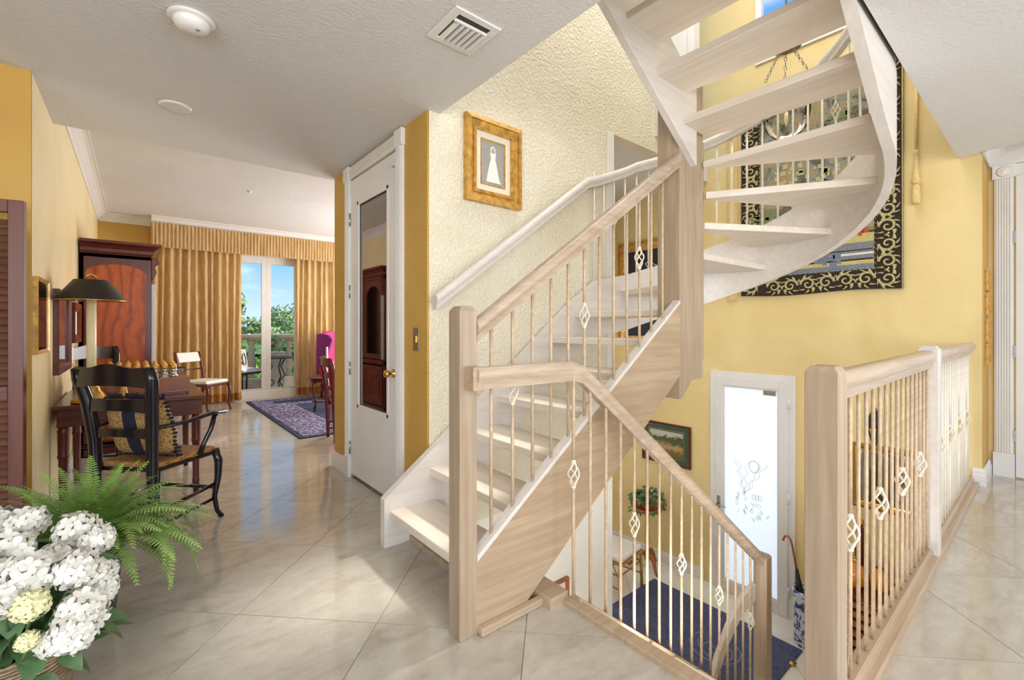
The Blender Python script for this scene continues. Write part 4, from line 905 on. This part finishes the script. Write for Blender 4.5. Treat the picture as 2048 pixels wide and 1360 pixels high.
# regency chair
rc = thing('regency_chair', 'small sabre-leg chair with white padded back and seat by the curtain', 'chair', (.80, 8.16, 0), math.radians(-50-90))
for s in (-1, 1):
    MB().tube([(s*.20, -.30, 0), (s*.20, -.235, .2), (s*.20, -.21, .42), (s*.205, -.235, .6), (s*.205, -.28, .78), (s*.20, -.31, .88)], [.016, .02, .022, .02, .02, .016], 8).build('back_post', M['mahog'], rc)
    MB().tube([(s*.20, .21, .42), (s*.20, .25, .34), (s*.20, .245, .2), (s*.20, .23, .1), (s*.20, .27, 0)], [.024, .024, .02, .016, .015], 8).build('leg', M['mahog'], rc)
MB().box(-.21, .21, -.22, .23, .385, .425).build('seat_rail', M['mahog'], rc, bev=.008); MB().box(-.205, .205, -.21, .225, .42, .47).build('seat_pad', M['linen'], rc, bev=.022)
bp = MB().box(-.185, .185, -.02, .02, -.075, .075).build('back_pad', M['linen'], rc, bev=.012); bp.location = (0, -.29, .80); bp.rotation_euler = (.35, 0, 0)
MB().tube([(-.2, -.245, .62), (.2, -.245, .62)], .010, 8).build('back_bar', M['mahog'], rc)
# louvered screen
lv = thing('louvered_screen', 'dark red-brown louvered folding screen at the left edge', 'screen', (-.7, 3.2, 0))
for (xa, ya, xb, yb) in ((-.41, 3.20, -.80, 3.28), (-.81, 3.28, -1.2, 3.18)):
    ux = Vector((xb-xa, yb-ya, 0)); W = ux.length; ux.normalize(); uy = Vector((-ux.y, ux.x, 0)); o = Vector((xa, ya, 0)); H = 1.86
    pn = MB()
    def bb(m_, a0, a1, z0, z1, th=.035): c_ = o+ux*(a0+a1)/2+Vector((0, 0, (z0+z1)/2)); m_.obox(c_, ux, uy, (0, 0, 1), a1-a0, th, z1-z0)
    bb(pn, 0, .055, 0, H); bb(pn, W-.055, W, 0, H); bb(pn, .055, W-.055, H-.06, H); bb(pn, .055, W-.055, .0, .11); bb(pn, .055, W-.055, .90, .97)
    pf = pn.build('panel_frame', M['shutter'], lv, world=True, bev=.003)
    z = .13
    while z < H-.08:
        if True:
            sl = MB(); n_ = uy*.72*(1)+Vector((0, 0, .7)); n_.normalize(); v_ = n_.cross(ux); sl.obox(o+ux*W/2+Vector((0, 0, z)), ux, v_, n_, W-.11, .046, .007)
            sl.build('slat', M['slat'], pf, world=True)
        z += .036
# rug
rg = thing('area_rug', 'navy and lilac bordered rug on the living room marble floor', 'rug', (2.5, 7, 0))
MB().box(1.42, 3.7, 5.42, 8.66, .001, .012).build('edge_binding', M['rugfield'], rg, world=True, bev=.003)
MB().box(1.47, 3.65, 5.47, 8.61, .012, .015).build('patterned_border', M['rugborder'], rg, world=True)
MB().box(1.98, 3.2, 5.98, 7.85, .015, .0175).build('inner_field', M['rugfield'], rg, world=True)
MB().box(1.75, 3.4, 8.1, 8.36, .015, .0175).build('end_band', M['rugfield'], rg, world=True)
MB().box(1.93, 1.96, 5.93, 7.9, .015, .0175).box(1.96, 3.25, 5.93, 5.955, .015, .0175).box(1.55, 1.565, 5.5, 8.5, .015, .0175).build('pale_line', M['tapgrey'], rg, world=True)
# wing chair
wg = thing('wing_chair', 'magenta upholstered wing chair by the curtain in the living room', 'armchair', (2.90, 8.20, .018), math.radians(-62-90))
MB().box(-.30, .30, -.28, .34, .22, .40).build('seat_base', M['pink'], wg, bev=.03); MB().box(-.25, .25, -.22, .35, .40, .50).build('seat_cushion', M['pink'], wg, bev=.04)
b = MB(); n = 14; pf = [(-.31+.62*i/n, 1.10+.07*math.sin(PI*i/n)) for i in range(n+1)]
b.prism([(-.27, .40)]+pf+[(.27, .40)], 1, -.36, -.26).build('backrest', M['pink'], wg, bev=.03)
purp = plain('purple_upholstery', (132, 30, 120), .7, 0, .1, 8, .2)
for s in (-1, 1):
    x0, x1 = (s*.33, s*.265) if s < 0 else (.265, .33)
    MB().prism([(-.34, .40), (-.22, .42), (-.12, .70), (-.02, .94), (.02, 1.03), (-.05, 1.09), (-.16, 1.12), (-.34, 1.12)], 0, x0, x1).build('wing', purp, wg, bev=.02)
    MB().box(min(s*.34, s*.25), max(s*.34, s*.25), -.28, .24, .40, .56).build('arm', M['pink'], wg, bev=.03)
    for y in (-.27, .30): MB().tube([(s*.27, y, .23), (s*.285, y+.02, .12), (s*.27, y, 0)], [.03, .022, .018], 8).build('leg', M['mahog'], wg)
# side table with candle
stb = thing('side_table', 'small carved mahogany side table standing on the rug', 'table', (2.19, 7.06, .018))
MB().lathe([(0, .47), (.20, .47), (.235, .478), (.24, .488), (.23, .495), (0, .497)], seg=28).build('tabletop', M['mahogx'], stb)
MB().lathe([(.19, .47), (.195, .43), (.185, .425), (.18, .47)], seg=28).build('apron', M['mahog'], stb)
for k in range(4):
    a = k*PI/2+.5; c_, s_ = math.cos(a), math.sin(a)
    MB().tube([(.19*c_, .19*s_, .45), (.215*c_, .215*s_, .36), (.185*c_, .185*s_, .2), (.16*c_, .16*s_, .09), (.195*c_, .195*s_, 0)], [.022, .02, .014, .012, .016], 8).build('leg', M['mahog'], stb)
MB().tube([(.17*math.cos(a*PI/12), .17*math.sin(a*PI/12), .14) for a in range(24)], .010, 6, closed=True).build('ring_stretcher', M['mahog'], stb)
cs = thing('candlestick', 'white candle in a twisted glass candlestick on the side table', 'candlestick', (2.23, 7.06, .515))
MB().lathe([(.04, 0), (.042, .006), (.014, .014), (.018, .03), (.010, .045), (.018, .06), (.010, .075), (.018, .09), (.010, .105), (.018, .12), (.010, .135), (.02, .15), (.018, .165), (0, .166)], seg=14).build('glass_stem', M['nickel'], cs)
MB().lathe([(.015, .16), (.015, .44), (0, .445)], seg=12).build('candle', M['linen'], cs)
# curtains, valance
def curtain(x0, x1, y, z0, z1, label, seed, amp=.045, wl=.105):
    r_ = random.Random(seed); n = int((x1-x0)/.012); rows = 10; ph_ = [r_.uniform(-.5, .5) for _ in range(200)]
    vs = []; fs = []; hem = .13
    for j in range(rows+1):
        z = z1+(z0-z1)*j/rows if j < rows else z0
        if j == rows-1: z = z0+hem
        f = j/rows
        for i in range(n+1):
            x = x0+(x1-x0)*i/n; q = (x-x0)/wl; k = ph_[int(q) % 200]
            vs.append((x+.01*math.sin(q*2+f*2), y-amp*(.55+.45*f)*(math.sin(q*2*PI+k+f*1.2*math.sin(q*.7))+.35*math.sin(q*3.1+2*f)), z))
    def band(j0, j1):
        m = MB(); m.add(vs[j0*(n+1):(j1+1)*(n+1)], [(a*(n+1)+i, a*(n+1)+i+1, (a+1)*(n+1)+i+1, (a+1)*(n+1)+i) for a in range(j1-j0) for i in range(n)], True); return m
    t = thing('curtain', label, 'curtain', ((x0+x1)/2, y, z0))
    band(0, rows-1).build('drape', M['curtain'], t, world=True); band(rows-1, rows).build('hem_band', M['hem'], t, world=True)
    return t
M['hem'] = plain('amber_hem_silk', (176, 118, 48), .5, 0, .15, 12)
curtain(.20, 1.40, 8.86, .02, 2.62, 'long gold silk curtain left of the balcony door', 3)
curtain(2.24, 4.3, 8.86, .02, 2.62, 'long gold silk curtain right of the balcony door behind the wing chair', 5)
va = thing('valance', 'pleated gold fabric valance across the top of the balcony window', 'valance', (2.2, 8.72, 2.47))
n = 420; vs = []
for j, z in enumerate((2.475, 2.60, 2.76, 2.835)):
    for i in range(n+1): x = .195+4.38*i/n; vs.append((x, 8.70-.010*math.sin(i*1.35+.3*math.sin(i*.11))-(.004*j), z))
MB().add(vs, [(j*(n+1)+i, j*(n+1)+i+1, (j+1)*(n+1)+i+1, (j+1)*(n+1)+i) for j in range(3) for i in range(n)], True).build('pleated_front', M['curtain'], va, world=True)
MB().box(.185, 4.59, 8.715, 8.735, 2.475, 2.83).box(.185, .20, 8.70, 9.0, 2.475, 2.83).build('pelmet_board', M['curtain'], va, world=True)
# ================================================================== PLANTS IN FRONT
fp = thing('fern', 'lush green fern in a dark blue pot on the floor by the armchair', 'fern', (-.165, 2.56, 0))
MB().lathe([(.0, 0), (.085, 0), (.10, .02), (.128, .31), (.14, .33), (.14, .36), (.122, .36), (.118, .32), (0, .32)], seg=28).build('pot', M['darkpot'], fp)
MB().lathe([(0, .335), (.119, .33)], seg=20).build('soil', M['bark'], fp)
def frond_mesh(Lr, bend, seed):
    r_ = random.Random(seed); n = 34; mb = MB(); pts = []
    for i in range(n+1):
        f = i/n; a = 1.2-bend*f**1.15
        pts.append(Vector((0, 0, 0)) if i == 0 else pts[-1]+Vector((math.cos(a), 0, math.sin(a)))*Lr/n)
    mb.tube([pts[i] for i in range(0, n, 3)], [.002*(1-.06*i) for i in range(len(range(0, n, 3)))], 4)
    for i in range(2, n):
        f = i/n; p = pts[i]; tn = (pts[i+1]-pts[i-1]).normalized(); up = tn.cross(Vector((0, 1, 0)))
        w_ = .050*min(1, .35+f*2.2)*(1-f**2.2)**.8+.003; hw = Lr/n*.33
        for s in (-1, 1):
            d = (Vector((0, s, 0))+tn*(.18+.3*f)+Vector((0, 0, -.12+r_.uniform(-.14, .1)))).normalized(); q = p+tn*(s*hw*.4)
            mb.add([q-tn*hw*.9, q+d*w_*.6-tn*hw*.75, q+d*w_+tn*hw*.2, q+d*w_*.6+tn*hw*.75, q+tn*hw*.9], [(0, 1, 2, 3), (0, 3, 4)], False)
    return mb
FM = [frond_mesh(l, b, i).build('frond', M['leaf'] if i % 3 else M['leaf2'] if 'leaf2' in M else M['leaf']) for i, (l, b) in enumerate(((.44, 1.5), (.50, 2.0), (.42, 1.1), (.50, 2.6), (.38, .7)))]
NF = 150
for i in range(NF):
    az = i*2.399963; f = (i+.5)/NF; el = .22-.85*f
    src = FM[4 if f < .12 else 2 if f < .25 else (0, 1, 3, 0, 1)[i % 5]]
    inst(src, fp, (.05*math.cos(az)*f*1.6, .05*math.sin(az)*f*1.6, .345), (rnd.uniform(-.3, .3), -el, az), (rnd.uniform(.8, 1.08),)*3)
for o in FM: bpy.data.objects.remove(o)
hy = thing('hydrangea', 'white artificial hydrangeas in a woven basket in the bottom left corner', 'flowers', (-.275, 1.98, 0))
MB().lathe([(.0, 0), (.09, 0), (.11, .03), (.13, .20), (.135, .27), (.145, .29), (.14, .315), (.125, .31), (.12, .26), (0, .26)], seg=32).build('basket', M['basket'], hy)
MB().tube([(.138*math.cos(a*PI/16), .138*math.sin(a*PI/16), .305+.006*(a % 2)) for a in range(32)], .014, 6, closed=True).build('basket_rim', M['basket'], hy)
def floret(mb, c, nrm, s, r_):
    nrm = nrm.normalized(); u_ = nrm.cross(Vector((.3, .5, .8))).normalized(); v_ = nrm.cross(u_); rot = r_.uniform(0, 1.5)
    for k in range(4):
        a = rot+k*PI/2; d = u_*math.cos(a)+v_*math.sin(a); e = -u_*math.sin(a)+v_*math.cos(a); cu_ = r_.uniform(-.1, .35)
        pts = [c, c+d*s*.45-e*s*.42+nrm*s*.10, c+d*s*.95-e*s*.36+nrm*s*cu_, c+d*s*1.1+nrm*s*(cu_-.05), c+d*s*.95+e*s*.36+nrm*s*cu_, c+d*s*.45+e*s*.42+nrm*s*.10]
        mb.add(pts, [(0, 1, 2, 3), (0, 3, 4, 5)], True)
def head(seed, mat, R_=.068, s=.021, nf=85):
    r_ = random.Random(seed); mb = MB()
    for i in range(nf):
        z = 1-2*(i+.5)/nf
        if z < -.55: continue
        a = i*2.39996; q = math.sqrt(1-z*z); n = Vector((q*math.cos(a), q*math.sin(a), z)); floret(mb, n*R_*r_.uniform(.88, 1.08), n+Vector((r_.uniform(-.3, .3),)*3), s*r_.uniform(.85, 1.15), r_)
    o = mb.build('flower_head', M[mat])
    MB().sphere((0, 0, 0), R_*.8, 10, 7).build('inner_buds', M['petalg'], o); return o
HM = [head(1, 'petal', .050, .021, 46), head(2, 'petal', .054, .023, 42), head(3, 'petalg', .046, .014, 70)]
hp = [(0.016, 0.081, 0.635, 1.0, 0), (0.133, -0.042, 0.622, 1.0, 1), (0.189, -0.14, 0.616, 0.85, 0), (-0.0, -0.062, 0.613, 1.0, 1), (0.097, -0.142, 0.577, 1.05, 0), (0.056, -0.239, 0.596, 1.1, 1), (0.149, -0.264, 0.588, 1.0, 0), (0.183, -0.24, 0.552, 0.8, 1), (0.02, -0.273, 0.566, 1.0, 0), (0.078, -0.36, 0.563, 0.8, 2), (0.168, -0.332, 0.501, 1.0, 1), (0.157, -0.374, 0.475, 1.0, 0), (0.205, -0.271, 0.518, 0.75, 0), (0.174, -0.206, 0.484, 0.7, 1), (0.116, -0.366, 0.459, 0.6, 1), (0.075, -0.384, 0.49, 0.5, 2), (0.213, -0.186, 0.534, 0.55, 0), (-0.068, 0.255, 0.597, 1.0, 1), (-0.08, 0.069, 0.588, 1.1, 0), (-0.04, -0.158, 0.583, 1.1, 1)]
for x, y, z, sc_, k in hp:
    n = Vector((x, y, (z-.38)*1.1)).normalized(); inst(HM[k], hy, (x, y, z), (0, math.atan2(math.hypot(n.x, n.y), n.z)*.8, math.atan2(n.y, n.x)), (sc_*.93,)*3)
    MB().tube([(x*.1, y*.1, .25), (x*.6, y*.6, (z+.25)/2), (x, y, z-.02)], .0035, 5).build('stem', M['leafd'], hy)
for o in HM:
    for g in list(o.children): bpy.data.objects.remove(g)
    bpy.data.objects.remove(o)
def leafmesh(Lr, W, curl, nm, mat):
    mb = MB(); n = 8; vs = []
    for i in range(n+1):
        f = i/n; w_ = W*math.sin(PI*f**.8)**.8*(1 if f < 1 else 0); x = Lr*f; z = -curl*f*f*Lr
        vs += [(x, -w_, z+.12*w_), (x, 0, z-.05*w_), (x, w_, z+.12*w_)]
    mb.add(vs, [(i*3+k, i*3+k+1, i*3+k+4, i*3+k+3) for i in range(n) for k in range(2)], True); return mb.build(nm, M[mat])
LM = [leafmesh(.15, .045, .35, 'leaf', 'leafd'), leafmesh(.12, .038, .6, 'leaf', 'leafd')]
for i in range(150):
    az = rnd.uniform(0, 2*PI); f = rnd.uniform(0, 1); rr_ = .02+.135*f; z = rnd.uniform(.30, .63)*(1-.22*f)
    inst(LM[i % 2], hy, (rr_*math.cos(az), rr_*math.sin(az), z), (rnd.uniform(-.5, .5), rnd.uniform(-.3, .55), az+rnd.uniform(-.4, .4)), (rnd.uniform(.65, 1.0),)*3)
for o in LM: bpy.data.objects.remove(o)
# ================================================================== FOYER BELOW
mt = thing('entrance_mat', 'large navy blue carpet mat inside the front door on the lower floor', 'mat', (4.1, 2.27, ZL))
MB().box(3.45, 4.71, 1.50, 3.05, ZL, ZL+.014).build('pile', M['navy'], mt, world=True, bev=.004)
lg = MB()
for k, r_ in enumerate((.20, .15, .09)):
    lg.tube([(4.12+r_*math.cos(a*PI/14)*(1.0), 2.03+r_*1.1*math.sin(a*PI/14+.3*k), ZL+.015) for a in range(4+k*3, 27-k*2)], .006, 5, flat=.4)
lg.tube([(4.2, 1.9, ZL+.015), (4.1, 2.0, ZL+.015), (4.16, 2.1, ZL+.015), (4.02, 2.14, ZL+.015)], .006, 5, flat=.4); lg.build('woven_emblem', plain('faded_blue_thread', (136, 146, 184), .9, 0, .2, 80), mt, world=True)
ps = thing('plant_stand', 'turned chestnut pedestal stand with three curved feet in the foyer corner', 'plant stand', (4.87, 3.25, ZL))
MB().lathe([(.0, .10), (.03, .10), (.04, .14), (.05, .17), (.035, .20), (.022, .24), (.026, .40), (.022, .62), (.03, .66), (.03, .69), (0, .69)], seg=16).build('column', M['chestnut'], ps)
for k in range(3):
    a = k*2*PI/3-2.0; c_, s_ = math.cos(a), math.sin(a)
    MB().tube([(.02*c_, .02*s_, .18), (.10*c_, .10*s_, .19), (.16*c_, .16*s_, .12), (.19*c_, .19*s_, .04), (.23*c_, .23*s_, .012)], [.03, .028, .022, .018, .016], 8).build('foot', M['chestnut'], ps)
MB().lathe([(.0, .69), (.08, .69), (.17, .72), (.195, .77), (.185, .77), (.16, .735), (0, .71)], seg=28).build('dish_top', M['terracotta'], ps)
iv = thing('ivy_plant', 'bushy green ivy in a clay pot on the chestnut plant stand', 'plant', (4.87, 3.25, ZL+.705))
MB().lathe([(0, 0), (.06, 0), (.085, .10), (.09, .12), (0, .12)], seg=18).build('pot', M['terracotta'], iv)
im = leafmesh(.05, .02, .4, 'leaf', 'ivy') if 'ivy' in M else leafmesh(.055, .022, .4, 'leaf', 'leafd')
for i in range(170):
    az = rnd.uniform(0, 2*PI); r_ = .20*rnd.uniform(.1, 1)**.6; z = .12+.16*(1-(r_/.22)**2)*rnd.uniform(.3, 1)-(.10 if r_ > .16 and rnd.random() < .5 else 0)
    inst(im, iv, (r_*math.cos(az), r_*math.sin(az), z), (rnd.uniform(-1, 1), rnd.uniform(-.8, .8), az), (rnd.uniform(.8, 1.3),)*3)
sm_ = MB()
for i in range(14): az = i*.45; sm_.tube([(0, 0, .1), (.08*math.cos(az), .08*math.sin(az), .2), (.17*math.cos(az), .17*math.sin(az), .15)], .003, 4)
sm_.build('stems', M['leafd'], iv)
bpy.data.objects.remove(im)
bc = thing('bamboo_chair', 'gilt bamboo chair with white cushions half hidden by the foyer wall', 'chair', (4.20, 3.24, ZL), math.radians(-83-90))
for s in (-1, 1):
    MB().tube([(s*.21, -.21, 0), (s*.21, -.21, .45), (s*.205, -.25, .8), (s*.205, -.27, 1.12)], .016, 8).build('back_post', M['bamboo'], bc)
    MB().tube([(s*.24, .22, 0), (s*.235, .21, .43)], .017, 8).build('leg', M['bamboo'], bc)
    MB().tube([(s*.24, .21, .16), (s*.21, -.21, .16)], .010, 6).build('stretcher', M['bamboo'], bc)
    b = MB()
    for k in range(4): b.tube([(s*.235, .18-.1*k, .30), (s*.235, .13-.1*k, .40)], .007, 6).tube([(s*.235, .08-.1*k, .30), (s*.235, .13-.1*k, .40)], .007, 6)
    b.tube([(s*.235, .2, .30), (s*.215, -.2, .30)], .009, 6); b.build('lattice', M['bamboo'], bc)
b = MB()
for x0, x1 in ((-.2, -.1), (-.1, 0), (0, .1), (.1, .2)): b.tube([(x0, -.26, .92), (x1, -.268, 1.08)], .007, 6).tube([(x1, -.26, .92), (x0, -.268, 1.08)], .007, 6)
b.tube([(-.2, -.262, .92), (.2, -.262, .92)], .010, 6).tube([(-.22, -.27, 1.10), (.22, -.27, 1.10)], .016, 8).build('back_lattice', M['bamboo'], bc)
MB().tube([(-.23, .21, .40), (.23, .21, .40)], .012, 6).tube([(-.23, .21, .30), (.23, .21, .30)], .010, 6).build('front_rail', M['bamboo'], bc)
MB().box(-.245, .245, -.21, .24, .41, .43).build('seat_frame', M['bamboo'], bc, bev=.005); MB().box(-.235, .235, -.2, .23, .43, .50).build('seat_cushion', M['linen'], bc, bev=.03)
q = MB().box(-.18, .18, -.03, .03, -.19, .19).build('back_cushion', M['linen'], bc, bev=.025); q.location = (0, -.20, .70); q.rotation_euler = (.1, 0, 0)
us_ = thing('umbrella_stand', 'blue and white ceramic umbrella stand by the front door', 'umbrella stand', (4.85, 1.515, ZL))
MB().lathe([(0, 0), (.10, 0), (.105, .02), (.10, .05), (.105, .45), (.115, .50), (.11, .515), (.095, .50), (.09, .05), (0, .05)], seg=28).build('jar', M['bluewhite'], us_)
um = thing('umbrella', 'closed black umbrella with a brown crook handle standing in the ceramic stand', 'umbrella', (4.85, 1.515, ZL+.06))
MB().tube([(0, .02, 0), (-.01, .05, .40), (-.015, .075, .62)], [.012, .035, .012], 10).build('folded_canopy', M['black'], um)
MB().tube([(-.015, .075, .60), (-.02, .11, .82), (-.022, .125, .88), (-.024, .145, .905), (-.026, .17, .90), (-.028, .185, .87), (-.028, .187, .85)], .010, 8).build('crook_handle', M['chestnut'], um)
cn = thing('console_chest', 'red-brown wooden console with slatted shelves against the foyer wall', 'console', (4.86, .88, ZL))
MB().box(4.62, 5.12, .52, 1.24, ZL+.70, ZL+.73).build('top', M['mahogx'], cn, world=True, bev=.005)
for x in (4.65, 5.08):
    for y in (.55, 1.21): MB().box(x-.02, x+.02, y-.02, y+.02, ZL, ZL+.70).build('leg', M['mahog'], cn, world=True, bev=.003)
for z in (.62, .54, .46, .38, .30, .22, .12): MB().box(4.635, 4.66, .56, 1.20, ZL+z, ZL+z+.045).build('slat', M['chestnut'], cn, world=True, bev=.003)
for z in (.10, .40): MB().box(4.66, 5.08, .55, 1.21, ZL+z, ZL+z+.02).build('shelf', M['mahogx'], cn, world=True)
CT = ZL+.73
amber = MT('amber_glass'); amber.set(Roughness=.12); amber.b.inputs['Base Color'].default_value = srgb(222, 140, 44); M['amber'] = amber.m
for x, y, s, lab in ((4.80, 1.13, 1.0, 'amber glazed round jar nearest the front door on the foyer console'), (4.88, .97, .85, 'smaller amber glazed jar in the middle of the foyer console')):
    v_ = thing('amber_jar', lab, 'jar', (x, y, CT)); MB().lathe([(0, 0), (.05*s, 0), (.085*s, .05*s), (.095*s, .11*s), (.075*s, .17*s), (.035*s, .20*s), (.04*s, .225*s), (0, .225*s)], seg=24).build('body', M['amber'], v_)
    MB().lathe([(0, .26*s), (.012, .255*s), (.014, .245*s), (.006, .235*s), (.045*s, .226*s), (0, .222*s)], seg=20).build('lid', M['brass'], v_)
st_ = thing('dark_statuette', 'dark slender statuette with gold head behind the amber jars', 'statuette', (4.98, 1.13, CT))
MB().lathe([(.05, 0), (.05, .02), (.03, .03), (.04, .12), (.045, .25), (.03, .36), (.035, .44), (.015, .47), (0, .47)], seg=14).build('figure', M['mahog'], st_); MB().sphere((0, 0, .5), .035, 12, 8).build('gold_head', M['brass'], st_)
tl = thing('table_lamp', 'white shaded table lamp on the foyer console at its far end', 'lamp', (4.86, .70, CT))
MB().lathe([(.07, 0), (.07, .015), (.03, .03), (.055, .09), (.06, .16), (.03, .22), (.012, .24), (.012, .28), (0, .28)], seg=20).build('base', M['darkpot'], tl)
MB().lathe([(.15, .26), (.10, .46), (.098, .46), (.148, .26)], seg=28).build('lamp_shade', M['linen'], tl)
t, d = frame('gold_mirror', 'gold framed mirror over the foyer console behind the landing balusters', 'mirror', (XW-.001, .99, -.10), (-1, 0), .46, .58, .06, M['brass'], [('mirror_glass', None, M['darkmirror'])], .04, profile=2)
t = thing('wall_sconce', 'small dark leaf-shaped wall sconce above the gold mirror', 'sconce', (XW, 1.06, .3))
MB().prism([(0, .25), (.05, .12), (.045, 0), (.02, -.10), (0, -.14), (-.02, -.10), (-.045, 0), (-.05, .12)], 0, -.03, -.01).build('leaf_plate', M['black'], t, bev=.004); MB().tube([(-.01, 0, -.05), (-.07, 0, -.07), (-.08, 0, 0)], .008).lathe([(.0, 0), (.02, 0), (.028, .05), (0, .05)], (-.08, 0, 0), 12).build('candle_arm', M['brass'], t)
# ================================================================== OUTSIDE
struct(MB().box(-4, 9, 9.15, 10.75, -.25, -.02).build('balcony_floor', M['stone']))
bl = thing('stone_balustrade', 'cast stone balcony balustrade outside the glazed door', 'balustrade', (2, 10.5, 0))
MB().box(-3, 8, 10.36, 10.64, 1.0, 1.04).box(-3, 8, 10.33, 10.67, 1.04, 1.11).build('coping', M['stone'], bl, world=True, bev=.01); MB().box(-3, 8, 10.38, 10.62, -.02, .22).build('base_kerb', M['stone'], bl, world=True, bev=.01)
bs = MB().lathe([(.075, 0), (.075, .05), (.05, .07), (.055, .12), (.085, .22), (.09, .30), (.07, .44), (.045, .58), (.042, .64), (.06, .67), (.06, .70), (.075, .72), (.075, .78)], seg=14).build('stone_baluster', M['stone'])
for i in range(34): inst(bs, bl, (-3+i*.235, 0, .22))
bpy.data.objects.remove(bs)
oc = thing('patio_chair', 'iron patio chair with black and white cushion on the balcony', 'chair', (1.60, 9.88, -.02), math.radians(-60-90))
for sx in (-1, 1):
    for sy in (-1, 1): MB().tube([(sx*.23, sy*.22, .42), (sx*.26, sy*.26, .2), (sx*.24, sy*.24, 0)], .014, 6).build('leg', M['blackiron'], oc)
MB().box(-.26, .26, -.26, .26, .40, .43).build('seat_frame', M['blackiron'], oc); MB().box(-.24, .24, -.22, .25, .43, .49).build('seat_cushion', M['linen'], oc, bev=.02)
q = MB().box(-.23, .23, -.04, .04, 0, .38).build('back_cushion', M['linen'], oc, bev=.03); q.location = (0, -.2, .47); q.rotation_euler = (.2, 0, 0)
b = MB()
for i in range(5): b.tube([(-.15+.06*i+.04*math.cos(a), .045, .18+.12*math.sin(a+i)) for a in (0, 1, 2, 3, 4, 5)], .007, 5)
q = b.build('black_pattern', M['black'], oc); q.location = (0, -.2, .47); q.rotation_euler = (.2, 0, 0)
ot = thing('patio_table', 'round wrought iron patio table with scrolled legs on the balcony', 'table', (2.12, 9.66, -.02))
MB().lathe([(0, .68), (.34, .68), (.35, .69), (.34, .70), (0, .70)], seg=30).build('tabletop', M['blackiron'], ot)
for k in range(3):
    a = k*2*PI/3+.6; c_, s_ = math.cos(a), math.sin(a); MB().tube([(.22*c_, .22*s_, .68), (.08*c_, .08*s_, .52), (.20*c_, .20*s_, .34), (.05*c_, .05*s_, .22), (.14*c_, .14*s_, .10), (.24*c_, .24*s_, 0)], .012, 6).build('scroll_leg', M['blackiron'], ot)
pp = thing('planter_box', 'grey square planter with small shrub on the balcony', 'planter', (2.16, 10.19, -.02)); MB().box(-.2, .2, -.12, .12, 0, .78).build('box', M['grille'], pp, bev=.01)
fb = MB()
for i in range(160):
    a, b_, r_ = rnd.uniform(0, 6.28), rnd.uniform(-1, 1), .17; c_ = Vector((r_*math.cos(a)*math.sqrt(1-b_*b_), r_*math.sin(a)*math.sqrt(1-b_*b_), .90+r_*b_)); fb.add([c_, c_+Vector((.04, .01, .02)), c_+Vector((.03, .03, .05))], [(0, 1, 2)])
fb.build('foliage', M['leafd'], pp)
struct(MB().box(-120, 140, 10.9, 260, -3.3, -3.2).build('garden_ground', M['grass']))
def tree(x, y, H, R_, label, mat='treeleaf', seed=0, palm=False, cat='tree'):
    r_ = random.Random(seed); t = thing('palm_tree' if palm else 'leafy_tree', label, cat, (x, y, -3.2), group=None)
    MB().tube([(0, 0, 0), (.1, 0, H*.5), (0, .05, H*.95)], [.16, .12, .08], 8).build('trunk', M['bark'], t)
    mb = MB()
    if palm:
        for k in range(26):
            az = k*2.4; el = r_.uniform(-.1, 1.1); P = [Vector((0, 0, H))]; L_ = R_*r_.uniform(.85, 1.1)
            for i in range(12): e_ = el-1.7*(i/12)**1.3; P.append(P[-1]+Vector((math.cos(az)*math.cos(e_), math.sin(az)*math.cos(e_), math.sin(e_)))*L_/12)
            mb.tube(P, .015, 4)
            sd = Vector((-math.sin(az), math.cos(az), 0))
            for i in range(1, 48):
                f = i/48*12; j = min(11, int(f)); p = P[j].lerp(P[j+1], f-j); tn = (P[j+1]-P[j]).normalized()
                for s in (-1, 1):
                    d = (sd*s+tn*.7+Vector((0, 0, -.45))).normalized()*L_*.30*math.sin(PI*min(1, i/48+.12))**.6; mb.add([p, p+d*.5+tn*.03, p+d, p+d*.5-tn*.03], [(0, 1, 2, 3)])
        mb.build('fronds', M[mat], t)
    else:
        for i in range(2600):
            k = i % 9; cx, cy, cz = [(math.cos(k*2.1)*R_*.5, math.sin(k*2.1)*R_*.5, H-R_*.5+(k % 3)*R_*.35)][0]
            n = Vector((r_.gauss(0, 1), r_.gauss(0, 1), r_.gauss(0, 1))).normalized(); c_ = Vector((cx, cy, cz))+n*R_*.55*r_.uniform(.55, 1.05)
            u_ = Vector((r_.uniform(-1, 1), r_.uniform(-1, 1), r_.uniform(-1, 1))).normalized()*.10; v_ = n.cross(u_).normalized()*.05; mb.add([c_-u_, c_+v_, c_+u_, c_-v_], [(0, 1, 2, 3)])
        mb.build('foliage', M[mat], t)
    return t
M['palmleaf'] = plain('palm_green', (120, 158, 76), .5, 0, .25, 4); M['limeleaf'] = plain('lime_leaf', (178, 208, 90), .6, 0, .2, 5)
tree(2.1, 16, 4.7, 1.5, 'tall leafy tree at the left of the balcony view', seed=1)
tree(3.0, 14.2, 3.5, 1.7, 'palm tree with drooping fronds just beyond the balcony', 'palmleaf', 2, True)
tree(5.2, 22, 4.3, 1.5, 'rounded leafy tree at the centre of the balcony view', seed=3)
tree(8.2, 29, 5.6, 1.4, 'slim palm behind the trees at the right of the balcony view', 'palmleaf', 4, True)
tree(8.6, 25, 4.2, 1.9, 'broad leafy tree filling the right pane', seed=5)
tree(2.3, 12.9, 3.0, 1.0, 'low lime green bush behind the stone balustrade', 'limeleaf', 6, cat='bush')
tree(4.6, 17.5, 3.3, 1.5, 'low leafy bush behind the balustrade in the right pane', seed=7, cat='bush')
tree(.3, 12.1, 6.1, 1.7, 'near palm whose frond tips hang into the left pane', 'palmleaf', 8, True)
